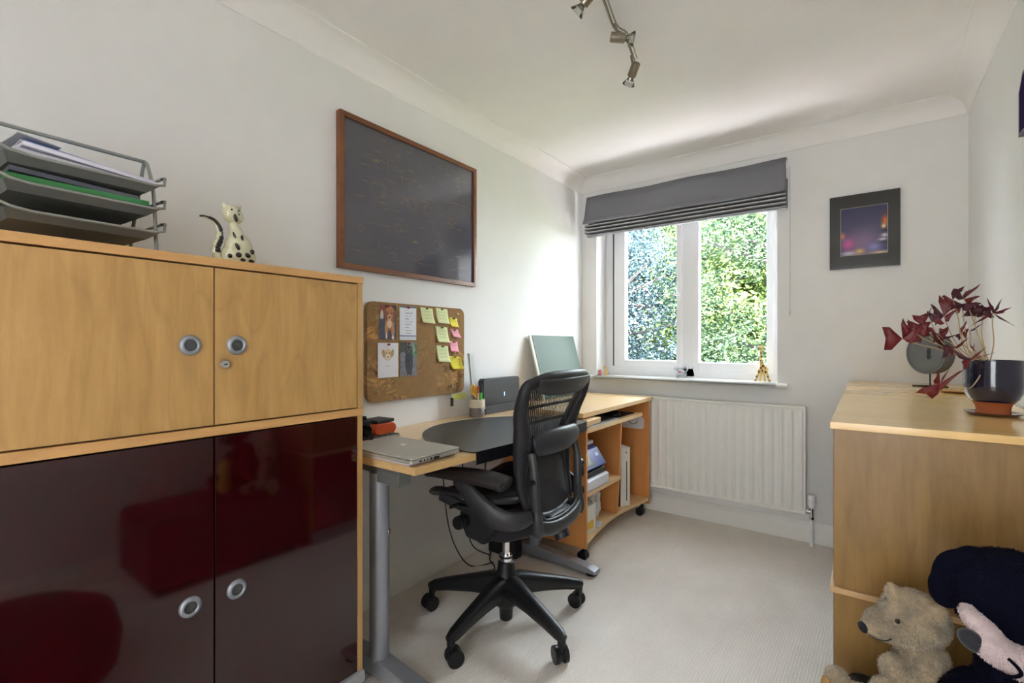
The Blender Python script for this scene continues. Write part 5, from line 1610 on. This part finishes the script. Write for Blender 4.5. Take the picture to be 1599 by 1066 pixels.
b = bm_new(); sweep(b, [(.135, 3.21, ZS), (.135, 3.21, ZS + .02), (.135, 3.21, ZS + .032)], [(.013, .010), (.014, .011), (.008, .007)], 14); ell(b, (.131, 3.21, ZS + .036), (.009, .008, .009)); obj('body', b, mat('red_ceramic', (196, 74, 74), .35, var=.4, vscale=120), rf_, 180)
b = bm_new(); ell(b, (.129, 3.203, ZS + .040), (.006, .004, .005)); ell(b, (.139, 3.2, ZS + .016), (.006, .003, .005)); obj('white_face', b, M_PAPER, rf_, 180)
yf_ = fig('yellow_figurine', .165, 3.225, 'tiny yellow seated animal figurine beside the red one on the sill')
b = bm_new(); sweep(b, [(.172, 3.23, ZS), (.172, 3.23, ZS + .02), (.167, 3.23, ZS + .048), (.165, 3.23, ZS + .060)], [(.018, .011), (.014, .010), (.006, .006), (.006, .006)], 14); ell(b, (.162, 3.228, ZS + .062), (.009, .006, .006)); obj('body', b, mat('yellow_ceramic', (220, 176, 84), .35, var=.2, vscale=60), yf_, 180)

# ------------------------------------------------------------------ plant on the sideboard
PZ = .925
sc_ = Vector((1.985, 1.840, PZ))
TS = Matrix.Translation(sc_)
b = bm_new(); lathe(b, [(0, .0005), (0.0473, .0005), (0.0527, .003), (0.0594, .007), (0.0601, .009), (0.0580, .009), (0.0500, .0055), (0, .0055)], 48, TS); one('saucer', b, mat('brown_saucer', (110, 72, 56), .2, coat=.5), 'thin brown glazed saucer under the plant pot', 'saucer', smooth=50)
pl = thing('potted_oxalis', (sc_.x, sc_.y, PZ + .006), 'purple-leaved oxalis in a dark blue glazed pot with bare terracotta foot', 'potted plant')
b = bm_new(); lathe(b, [(0, .006), (0.0351, .006), (0.0365, .008), (0.0351, .014), (0.0358, .024), (0.0392, .032), (0.0446, .038)], 48, TS); obj('pot_foot', b, mat('terracotta', (156, 86, 46), .75, bump=.2, bscale=200, var=.12), pl, 60)
b = bm_new(); lathe(b, [(0.0442, .0375), (0.0527, .047), (0.0587, .063), (0.0611, .082), (0.0607, .105), (0.0611, .125), (0.0618, .148), (0.0607, .151), (0.0584, .150), (0.0574, .140), (0.0567, .120), (0, .118)], 56, TS)
obj('pot', b, mat('navy_glaze', (30, 30, 52), .12, coat=.8, var=.3, vscale=12, bump=.15, bscale=60), pl, 60)
b = bm_new(); lathe(b, [(0, .134), (0.0338, .136), (0.0572, .132)], 36, TS)
obj('soil', b, mat('soil', (60, 44, 34), .95, bump=.8, bscale=150), pl, 60)
def pxp(a, c): return 1370 + a / 4.847, 440 + c / 4.847
YP = 1.84
leafm = mat('oxalis_leaf', (98, 20, 24), .45, var=.3, vscale=25, trans=0)
leafd = mat('oxalis_leaf_dark', (70, 24, 38), .5, var=.3, vscale=25)
stemm = mat('oxalis_stem', (176, 152, 112), .5)
LEAVES = [
 # hub, [(cornerA, cornerB)...], depth offset toward the camera, stem path waypoints
 ((190, 430), [((35, 340), (50, 515)), ((192, 272), (258, 345)), ((345, 330), (300, 452))], .10, [(300, 470), (430, 500), (600, 555)]),
 ((345, 335), [((215, 300), (300, 400)), ((262, 250), (372, 235)), ((430, 155), (380, 265)), ((432, 368), (352, 420))], .06, [(420, 440), (560, 530)]),
 ((505, 258), [((405, 182), (420, 235)), ((487, 108), (552, 140)), ((605, 212), (540, 300)), ((430, 330), (470, 250))], .03, [(560, 400), (640, 520)]),
 ((570, 135), [((487, 108), (560, 215)), ((595, 45), (640, 35)), ((650, 200), (590, 205))], .0, [(610, 260), (660, 480)]),
 ((655, 130), [((595, 48), (592, 120)), ((760, 25), (690, 60)), ((782, 108), (700, 165))], -.02, [(700, 220), (770, 420), (810, 540)]),
 ((765, 232), [((645, 255), (690, 175)), ((780, 175), (850, 190)), ((850, 255), (760, 270)), ((655, 262), (720, 262))], -.04, [(735, 300), (780, 450), (815, 560)]),
 ((872, 235), [((828, 118), (880, 190)), ((1000, 205), (970, 225)), ((940, 140), (925, 185)), ((1022, 325), (960, 285)), ((720, 325), (775, 300))], -.02, [(870, 320), (880, 470)]),
 ((640, 385), [((605, 430), (600, 425)), ((665, 305), (635, 340)), ((690, 370), (680, 410))], .0, [(640, 460), (690, 560)]),
 ((700, 370), [((790, 322), (750, 350))], -.03, [(705, 440), (708, 480)]),
 ((500, 435), [((405, 380), (420, 430)), ((490, 345), (515, 340)), ((590, 400), (540, 410)), ((460, 498), (420, 465))], .03, [(570, 470), (680, 580)]),
 ((578, 500), [((490, 560), (492, 500)), ((682, 435), (650, 470)), ((560, 560), (520, 490))], .05, [(640, 560), (690, 600)]),
 ((475, 768), [((430, 735), (450, 690)), ((290, 838), (415, 885)), ((540, 660), (520, 700)), ((655, 665), (490, 815))], .13, [(560, 795), (660, 800), (720, 790), (800, 660), (770, 590)]),
 ((705, 595), [((650, 650), (640, 620)), ((805, 505), (760, 535)), ((865, 540), (800, 560))], .10, [(730, 590), (770, 580)]),
 ((640, 165), [((700, 215), (770, 175)), ((560, 190), (590, 235))], -.01, [(660, 330), (690, 520)]),
 ((410, 300), [((300, 330), (330, 400)), ((470, 250), (500, 300)), ((400, 225), (440, 235))], .05, [(460, 420), (600, 540)]),
 ((280, 380), [((215, 340), (225, 300)), ((330, 460), (215, 455)), ((390, 330), (400, 390))], .08, [(350, 430), (470, 480), (640, 570)]),
 ((800, 250), [((860, 200), (880, 250)), ((770, 180), (720, 200))], -.03, [(790, 380), (820, 540)]),
 ((720, 590), [((560, 520), (600, 560))], .06, [(760, 590)]),
 ((722, 495), [((705, 485), (725, 510)), ((735, 485), (730, 508))], .03, [(740, 540), (790, 590)]),
]
rl_ = random.Random(11)
def P_at(a, c, dep):
    x_, y_ = pxp(a, c)
    return onY(x_, y_, YP - dep)
for hub, lfs, dep, way in LEAVES:
    H = P_at(hub[0], hub[1], dep)
    pts = [H] + [P_at(a, c, dep * (1 - (i + 1) / (len(way) + 1))) for i, (a, c) in enumerate(way)]
    end = Vector((sc_.x + rl_.uniform(-.03, .01), sc_.y + rl_.uniform(-.03, .02), PZ + .132))
    pts.append(end)
    b = bm_new(); cp_ = catmull(pts, 6); sweep(b, cp_, [.0011 + .0006 * i / len(cp_) for i in range(len(cp_))], 7)
    obj('stem', b, stemm, pl, 180)
    for A_, B_ in lfs:
        da, db = rl_.uniform(-.010, .010), rl_.uniform(-.010, .010)
        PA, PB = P_at(A_[0], A_[1], dep + da), P_at(B_[0], B_[1], dep + db)
        Mi = (PA + PB) / 2
        if (PA - PB).length < .026:
            ex = (PA - PB).normalized() * .007
            PA, PB = PA + ex, PB - ex
        notch = H + (Mi - H) * .86
        n_ = (PA - H).cross(PB - H)
        if n_.length < 1e-9: n_ = Vector((0, -1, 0))
        n_.normalize()
        mid = H + (Mi - H) * .5 + n_ * .004
        b = bm_new()
        def side(Pc, bulge):
            m1 = H + (Pc - H) * .60 + (Pc - Mi) * bulge
            return m1
        vH = b.verts.new(H); vM = b.verts.new(mid); vN = b.verts.new(notch)
        vA1 = b.verts.new(side(PA, .38)); vA = b.verts.new(PA); vB1 = b.verts.new(side(PB, .38)); vB = b.verts.new(PB)
        b.faces.new((vH, vA1, vM)); b.faces.new((vA1, vA, vN, vM)); b.faces.new((vH, vM, vB1)); b.faces.new((vM, vN, vB, vB1))
        bmesh.ops.subdivide_edges(b, edges=b.edges[:], cuts=2, smooth=.4)
        o = obj('leaf', b, leafm if dep > -.03 and rl_.random() < .75 else leafd, pl, 180)
        o.modifiers.new('s', 'SOLIDIFY').thickness = .0005

# stone disc sculpture
dc = Vector((1.94, 2.90, PZ))
ds = thing('stone_disc', tuple(dc), 'round grey stone disc sculpture on a thin metal stand behind the plant', 'sculpture')
b = bm_new()
MD = Matrix.Translation((dc.x, dc.y, 1.078)) @ Matrix.Rotation(R(-40), 4, 'Z') @ Matrix.Rotation(R(90), 4, 'X')
NS = 48
outer_ = [(.094 * math.cos(2 * PI * k / NS) * .90, .094 * math.sin(2 * PI * k / NS)) for k in range(NS)]
b2 = bmesh.new()
hole = [((.007 + .004 * abs(math.sin(2 * (2 * PI * k / NS)))) * math.cos(2 * PI * k / NS) + .014, .027 * math.sin(2 * PI * k / NS) - .002) for k in range(NS)]
R4 = [[b2.verts.new((x, y, zz)) for x, y in L_] for L_, zz in ((outer_, .028), (outer_, -.028), (hole, .028), (hole, -.028))]
for k in range(NS):
    k2 = (k + 1) % NS
    b2.faces.new((R4[0][k], R4[0][k2], R4[2][k2], R4[2][k])); b2.faces.new((R4[1][k2], R4[1][k], R4[3][k], R4[3][k2]))
    b2.faces.new((R4[0][k2], R4[0][k], R4[1][k], R4[1][k2])); b2.faces.new((R4[2][k], R4[2][k2], R4[3][k2], R4[3][k]))
bmesh.ops.recalc_face_normals(b2, faces=b2.faces[:])
bmesh.ops.transform(b2, matrix=MD, verts=b2.verts)
bm_add(b, b2)
obj('disc', b, mat('slate_stone', (104, 107, 110), .5, var=.25, vscale=20, bump=.3, bscale=80), ds, 30)
b = bm_new(); lathe(b, [(.080, .0282), (.083, .0292), (.0845, .0285)], 48, MD @ Matrix.Diagonal((.9, 1, 1, 1))); o = obj('polished_ring', b, mat('pale_stone', (88, 92, 96), .35), ds, 60); 
b = bm_new(); cyl(b, (dc.x, dc.y, .930), (dc.x, dc.y, .990), .0028, 10); obj('stem', b, M_BLACK, ds)
b = bm_new(); box(b, (dc.x - .062, dc.y - .02, .9255), (dc.x + .062, dc.y + .02, .9305), .0015); obj('foot', b, M_DARK, ds)
b = bm_new(); lathe(b, [(0, .001), (.045, .001), (.062, .008), (.064, .010), (.058, .009), (.045, .004), (0, .004)], 36, Matrix.Translation((2.0, 2.60, PZ)))
one('dish', b, mat('brass_dish', (196, 160, 96), .3, .5), 'small shallow golden dish behind the plant pot', 'dish', smooth=60)

# ------------------------------------------------------------------ soft toys on a dark ottoman
b = bm_new(); box(b, (1.665, .72, .04), (2.08, 1.425, .340), .03, 4); ot = thing('ottoman', (1.81, 1.07, 0), 'large dark upholstered ottoman carrying the soft toys in front of the sideboard', 'ottoman')
obj('upholstery', b, mat('dark_upholstery', (24, 20, 22), .7, bump=.3, bscale=500), ot)
b = bm_new(); box(b, (1.70, .76, 0), (2.05, 1.385, .04), .004); obj('base', b, M_DARK, ot)
BE = thing('teddy_bear', (1.78, 1.29, .345), 'old beige teddy bear sitting in front of the sideboard', 'soft toy')
m, nt, p = newmat('mohair')
tc = nt.nodes.new('ShaderNodeTexCoord')
n1 = nt.nodes.new('ShaderNodeTexNoise'); n1.inputs['Scale'].default_value = 22; n1.inputs['Detail'].default_value = 6; n1.inputs['Roughness'].default_value = .7
n2 = nt.nodes.new('ShaderNodeTexNoise'); n2.inputs['Scale'].default_value = 420; n2.inputs['Detail'].default_value = 3
for q in (n1, n2): nt.links.new(tc.outputs['Object'], q.inputs['Vector'])
cr = nt.nodes.new('ShaderNodeValToRGB')
cr.color_ramp.elements[0].position = .32; cr.color_ramp.elements[0].color = lin(124, 112, 94)
cr.color_ramp.elements[1].position = .68; cr.color_ramp.elements[1].color = lin(192, 168, 132)
e = cr.color_ramp.elements.new(.5); e.color = lin(158, 142, 118)
nt.links.new(n1.outputs['Fac'], cr.inputs[0])
nt.links.new(cr.outputs[0], p.inputs['Base Color'])
bp = nt.nodes.new('ShaderNodeBump'); bp.inputs['Strength'].default_value = .8; bp.inputs['Distance'].default_value = .003
nt.links.new(n2.outputs['Fac'], bp.inputs['Height']); nt.links.new(bp.outputs[0], p.inputs['Normal'])
p.inputs['Roughness'].default_value = .95; p.inputs['Sheen Weight'].default_value = .4
M_FUR = m
# bear axes: its face looks to -x and a little to the camera
hb = Vector((1.772, 1.285, .552))
fw_ = Vector((-.86, -.42, -.28)).normalized()
body = blob('body', [
    ((1.795, 1.300, .420), (.058, .055, .075), None), ((1.800, 1.300, .475), (.045, .042, .035), None),
    (hb + Vector((.012, 0, .004)), (.060, .056, .055), None), (hb - Vector((.0, 0, .018)), (.058, .052, .040), None),
    (hb + fw_ * .042 + Vector((0, 0, -.004)), (.036, .032, .032), None), (hb + fw_ * .062 + Vector((0, 0, -.006)), (.024, .022, .020), None),
    (hb + Vector((-.022, -.012, .053)), (.014, .018, .017), None), (hb + Vector((.046, -.032, .034)), (.018, .016, .022), None),
    # arms
    ((1.752, 1.262, .452), (.026, .022, .030), None), ((1.732, 1.235, .415), (.022, .020, .034), (0, R(25), 0)), ((1.716, 1.215, .385), (.020, .019, .024), None),
    ((1.848, 1.280, .440), (.022, .024, .034), None), ((1.862, 1.262, .400), (.021, .021, .034), None),
    # legs
    ((1.745, 1.275, .372), (.045, .030, .026), None), ((1.700, 1.262, .370), (.038, .026, .024), None), ((1.655, 1.250, .382), (.026, .028, .040), None),
    ((1.790, 1.225, .370), (.030, .040, .025), None), ((1.770, 1.175, .370), (.026, .034, .024), None),
], M_FUR, BE, .0042, 6, .0022, 70)
# strands of worn mohair standing off the body
def fur(parent, src, m_, n, length, seed, thick=.0007):
    rn = random.Random(seed)
    me = src.data
    b = bm_new()
    polys = me.polygons
    vv = me.vertices
    import bisect
    acc = []; s_ = 0
    for f_ in polys:
        s_ += f_.area; acc.append(s_)
    for _ in range(n):
        f_ = polys[min(len(polys) - 1, bisect.bisect(acc, rn.random() * s_))]
        vs = [vv[i].co for i in f_.vertices]
        w = [rn.random() for _ in vs]; sw = sum(w)
        c = sum((v * (wi / sw) for v, wi in zip(vs, w)), Vector())
        nrm_ = f_.normal
        d = (nrm_ + Vector((rn.uniform(-.7, .7), rn.uniform(-.7, .7), rn.uniform(-1.0, .3)))).normalized()
        L_ = length * rn.uniform(.5, 1.2)
        sd_ = d.cross(Vector((rn.uniform(-1, 1), rn.uniform(-1, 1), rn.uniform(-1, 1)))).normalized() * thick
        tip = c + d * L_ + Vector((0, 0, -.25 * L_))
        mid_ = c + d * L_ * .55
        a1, a2, a3, a4, a5 = (b.verts.new(q) for q in (c - sd_, c + sd_, mid_ + sd_ * .8, mid_ - sd_ * .8, tip))
        b.faces.new((a1, a2, a3, a4)); b.faces.new((a4, a3, a5))
    off = Vector(ORG[parent.name])
    bmesh.ops.translate(b, verts=b.verts, vec=off)
    return obj('fur', b, m_, parent, 0, kind='stuff')
fur(BE, body, M_FUR, 16000, .0048, 3)
b = bm_new()
nt_ = hb + fw_ * .083 + Vector((0, 0, -.004))
ell(b, nt_, (.008, .014, .011), (0, 0, R(25)), 16, 10); obj('nose', b, mat('black_stitching', (22, 24, 34), .7, bump=.8, bscale=700), BE, 180)
for ev in ((-.016, -.0535, .012), (-.040, .034, .012)):
    b = bm_new(); ell(b, hb + Vector(ev), .0045, None, 14, 10); obj('eye', b, mat('amber_bead', (40, 20, 10), .1, coat=.8), BE, 180)
mo = catmull([hb + fw_ * .079 + Vector((.004, -.008, -.014)), hb + fw_ * .066 + Vector((.006, -.018, -.021)), hb + fw_ * .048 + Vector((.006, -.027, -.024)), hb + fw_ * .036 + Vector((.006, -.032, -.020))], 5)
b = bm_new(); sweep(b, mo, .0012, 6); obj('mouth', b, M_BLACK, BE)
b = bm_new(); ell(b, (1.637, 1.232, .380), (.008, .018, .024), (0, 0, R(35)), 18, 12); obj('foot_pad', b, mat('tan_felt', (176, 136, 88), .9), BE, 180)

DG = thing('plush_dog', (1.92, 1.16, .345), 'navy black plush dog with a white smiling muzzle at the lower right', 'soft toy')
M_NAVY = mat('navy_plush', (9, 10, 26), .95, spec=.1, bump=.6, bscale=500)
M_WPL = mat('white_plush', (206, 186, 186), .85, sheen=.3, bump=.6, bscale=500)
hc = Vector((1.902, 1.170, .672))
hd2 = blob('body', [
    (hc + Vector((.005, .01, .010)), (.088, .080, .080), None), (hc + Vector((.03, .0, -.03)), (.075, .07, .06), None),
    ((1.935, 1.235, .44), (.085, .075, .10), None), ((1.925, 1.225, .53), (.06, .055, .06), None),
    ((1.850, 1.235, .45), (.035, .04, .07), (0, R(25), 0)), ((2.02, 1.20, .46), (.035, .04, .07), None),
    ((1.875, 1.165, .385), (.04, .06, .04), None), ((1.99, 1.14, .385), (.04, .07, .04), None)], M_NAVY, DG, .005, 6, .0012, 60)
er = blob('ear', [(hc + Vector((-.045, .012, .058)), (.032, .024, .026), (0, R(-30), 0)), (hc + Vector((-.072, .008, .036)), (.026, .022, .040), (0, R(20), 0)), (hc + Vector((-.080, .0, .004)), (.026, .020, .036), (0, R(0), 0))], M_NAVY, DG, .0045, 5, .001, 60)
blob('ear', [(hc + Vector((.075, .012, .055)), (.03, .024, .026), None), (hc + Vector((.105, .0, .02)), (.024, .022, .045), None)], M_NAVY, DG, .0045, 5, .001, 60)
mz = blob('muzzle', [((1.862, 1.108, .648), (.034, .026, .016), (0, R(40), 0)), ((1.880, 1.092, .622), (.040, .030, .022), (0, R(20), 0)), ((1.915, 1.095, .612), (.040, .032, .026), None), ((1.848, 1.122, .662), (.016, .016, .014), (0, R(40), 0))], M_WPL, DG, .0035, 5, .001, 60)
b = bm_new(); ell(b, (1.846, 1.083, .632), (.021, .014, .015), (0, R(38), 0), 24, 16); obj('nose', b, mat('nose_plush', (30, 32, 40), .8, sheen=.3), DG, 180)
b = bm_new(); sweep(b, catmull([(1.884, 1.064, .628), (1.894, 1.062, .619), (1.898, 1.062, .610), (1.890, 1.063, .602), (1.876, 1.064, .600)], 6), .0026, 8); obj('mouth', b, M_NAVY, DG)
fur(DG, hd2, M_NAVY, 9000, .0045, 5)
fur(DG, mz, M_WPL, 4000, .0035, 6)
YT = thing('yellow_toy', (1.845, 1.10, .345), 'small yellow soft toy between the bear and the plush dog', 'soft toy')
blob('body', [((1.862, 1.105, .445), (.030, .026, .045), None), ((1.868, 1.110, .495), (.026, .022, .030), (0, R(20), 0)), ((1.885, 1.105, .478), (.026, .02, .02), None), ((1.86, 1.10, .39), (.035, .035, .045), None)], mat('yellow_plush', (196, 160, 50), .85, sheen=.3, bump=.5, bscale=500), YT, .004, 5)
# dark pouf and door leaf that the glossy doors mirror
b = bm_new(); lathe(b, [(0, 0), (.24, 0), (.27, .03), (.28, .12), (.26, .20), (.20, .235), (0, .245)], 40, Matrix.Translation((1.38, .27, 0)))
one('pouf', b, mat('dark_pouf', (18, 16, 17), .85), 'dark round pouf mirrored in the lower left burgundy door', 'pouf', smooth=60)

# ------------------------------------------------------------------ outdoors
GZ = -2.6
b = bm_new(); box(b, (-6, 3.6, GZ - .1), (8, 6.3, GZ + .16)); one('bounce_patio', b, mat('pale_paving', (220, 214, 214), .8, var=.1), 'pale stone paving added below the window to bounce sunlight indoors', 'bounce_patio')  # unseen slab added to throw sunlight up onto the ceiling
b = bm_new()
n = 40
vs = [[b.verts.new((-30 + 60 * i / n, 6.31 + 50 * j / n, GZ + .15 * noise.noise(Vector((i * .3, j * .3, 0))))) for i in range(n + 1)] for j in range(n + 1)]
for j in range(n):
    for i in range(n): b.faces.new((vs[j][i], vs[j][i + 1], vs[j + 1][i + 1], vs[j + 1][i]))
one('lawn', b, mat('lawn_grass', (56, 60, 46), .95, var=.3, vscale=2), 'garden lawn below the window', 'lawn', kind='stuff', smooth=180)
def leafmat(name, c1, c2, tr=.45):
    m = bpy.data.materials.new(name); m.use_nodes = True
    nt = m.node_tree; nt.nodes.clear()
    out = nt.nodes.new('ShaderNodeOutputMaterial')
    d = nt.nodes.new('ShaderNodeBsdfDiffuse'); t = nt.nodes.new('ShaderNodeBsdfTranslucent'); mx = nt.nodes.new('ShaderNodeMixShader')
    g = nt.nodes.new('ShaderNodeNewGeometry'); n_ = nt.nodes.new('ShaderNodeTexNoise'); n_.inputs['Scale'].default_value = 3.0; n_.inputs['Detail'].default_value = 5
    nt.links.new(g.outputs['Position'], n_.inputs['Vector'])
    cr = nt.nodes.new('ShaderNodeValToRGB'); cr.color_ramp.elements[0].position = .35; cr.color_ramp.elements[0].color = lin(c1); cr.color_ramp.elements[1].position = .65; cr.color_ramp.elements[1].color = lin(c2)
    nt.links.new(n_.outputs['Fac'], cr.inputs[0])
    nt.links.new(cr.outputs[0], d.inputs[0]); nt.links.new(cr.outputs[0], t.inputs[0])
    mx.inputs[0].default_value = tr
    nt.links.new(d.outputs[0], mx.inputs[1]); nt.links.new(t.outputs[0], mx.inputs[2]); nt.links.new(mx.outputs[0], out.inputs[0])
    return m
LM = [leafmat('leaf_green', (14, 24, 18), (50, 64, 46)), leafmat('conifer_blue', (14, 22, 25), (46, 59, 62), .2), leafmat('leaf_yellowgreen', (32, 44, 22), (78, 92, 48))]
BARK = mat('bark', (44, 38, 36), .9, bump=.5, bscale=20, var=.3, vscale=3)
def tree(name, x, y, h, cr_, cz, m_, label, nleaf, seed, size=.09, lean=0, gap=.45):
    rn = random.Random(seed)
    t = thing(name, (x, y, GZ), label, 'tree', None)
    b = bm_new()
    tp_ = [(x, y, GZ - .1), (x + lean * .3, y, GZ + h * .35), (x + lean * .7, y + .1, GZ + h * .65), (x + lean, y, GZ + h * .92)]
    tr_ = catmull(tp_, 6); sweep(b, tr_, [.17 * (1 - .8 * i / len(tr_)) for i in range(len(tr_))], 10)
    obj('trunk', b, BARK, t, 60)
    b = bm_new()
    cl_ = []
    for _ in range(22):
        a = rn.uniform(0, 2 * PI); zz = GZ + h * rn.uniform(.25, .95); k = rn.randint(6, len(tr_) - 1)
        p0 = tr_[min(len(tr_) - 1, int(len(tr_) * (zz - GZ) / h))]
        L_ = cr_ * rn.uniform(.5, 1.0)
        p2 = p0 + Vector((math.cos(a) * L_, math.sin(a) * L_, rn.uniform(-.2, .6)))
        p1 = (p0 + p2) / 2 + Vector((rn.uniform(-.3, .3), rn.uniform(-.3, .3), rn.uniform(-.1, .3)))
        q_ = catmull([p0, p1, p2], 5); sweep(b, q_, [.045 * (1 - .75 * i / len(q_)) for i in range(len(q_))], 6)
        cl_ += [p2, p1 + Vector((rn.uniform(-.4, .4), rn.uniform(-.4, .4), rn.uniform(-.2, .4)))]
    obj('branches', b, BARK, t, 60)
    for _ in range(60):
        a = rn.uniform(0, 2 * PI); r_ = cr_ * math.sqrt(rn.random()); zz = cz + rn.uniform(-1, 1) * h * .42
        cl_.append(Vector((x + r_ * math.cos(a), y + r_ * math.sin(a), zz)))
    b = bmesh.new()
    for _ in range(nleaf):
        c = rn.choice(cl_)
        s_ = gap
        p_ = c + Vector((rn.gauss(0, s_), rn.gauss(0, s_), rn.gauss(0, s_ * .55)))
        d = Vector((rn.uniform(-1, 1), rn.uniform(-1, 1), rn.uniform(-.6, .6))).normalized()
        e_ = d.cross(Vector((rn.uniform(-1, 1), rn.uniform(-1, 1), rn.uniform(-1, 1)))).normalized()
        L_ = size * rn.uniform(.6, 1.3); w_ = L_ * .42
        v_ = [b.verts.new(q) for q in (p_ - d * L_, p_ + e_ * w_, p_ + d * L_, p_ - e_ * w_)]
        b.faces.new(v_)
    obj('crown', b, m_, t, 0)
    return t
tree('conifer_tree', -2.3, 8.2, 5.6, 1.5, .8, LM[1], 'blue-green conifer seen through the left window pane', 34000, 1, .036, .2, .22)
tree('broadleaf_tree', .4, 9.4, 6.0, 1.9, 1.0, LM[0], 'leafy green tree filling the right window pane', 30000, 2, .042, .1, .27)
tree('broadleaf_tree', -1.0, 13.5, 8.0, 2.4, 2.2, LM[2], 'bright yellow-green tree far behind the other two trees', 15000, 3, .10, -.3, .4)
tree('pine_tree', -4.4, 12.0, 8.5, 2.0, 2.2, LM[1], 'tall pine with bare crooked branches behind the conifer', 9000, 4, .06, .8, .25)
tree('shrub', .9, 7.4, 3.2, 1.0, -.8, LM[0], 'low dense shrub below the leafy tree at the right', 12000, 5, .040, .0, .2)
tree('shrub', -1.3, 7.5, 3.0, .9, -1.0, LM[1], 'low bluish shrub at the foot of the window view', 14000, 6, .038, .0, .22)
tree('broadleaf_tree', 3.4, 14.0, 8.0, 2.4, 2.0, LM[0], 'dark green tree at the far right of the garden', 12000, 8, .09, .0, .45)
for i, (x_, y_, h_, lb) in enumerate(((-9.5, 17.5, 8.6, 'hazy dark tree at the left end of the far tree line'), (-4.6, 19.0, 9.0, 'hazy dark tree left of centre in the far tree line'), (.4, 18.0, 8.6, 'hazy dark tree right of centre in the far tree line'), (5.2, 19.5, 9.0, 'hazy dark tree at the right end of the far tree line'))):
    tree('woodland_tree', x_, y_, h_, 3.0, GZ + h_ * .52, LM[0] if i % 2 else LM[2], lb, 9000, 20 + i, .24, .1, .75)
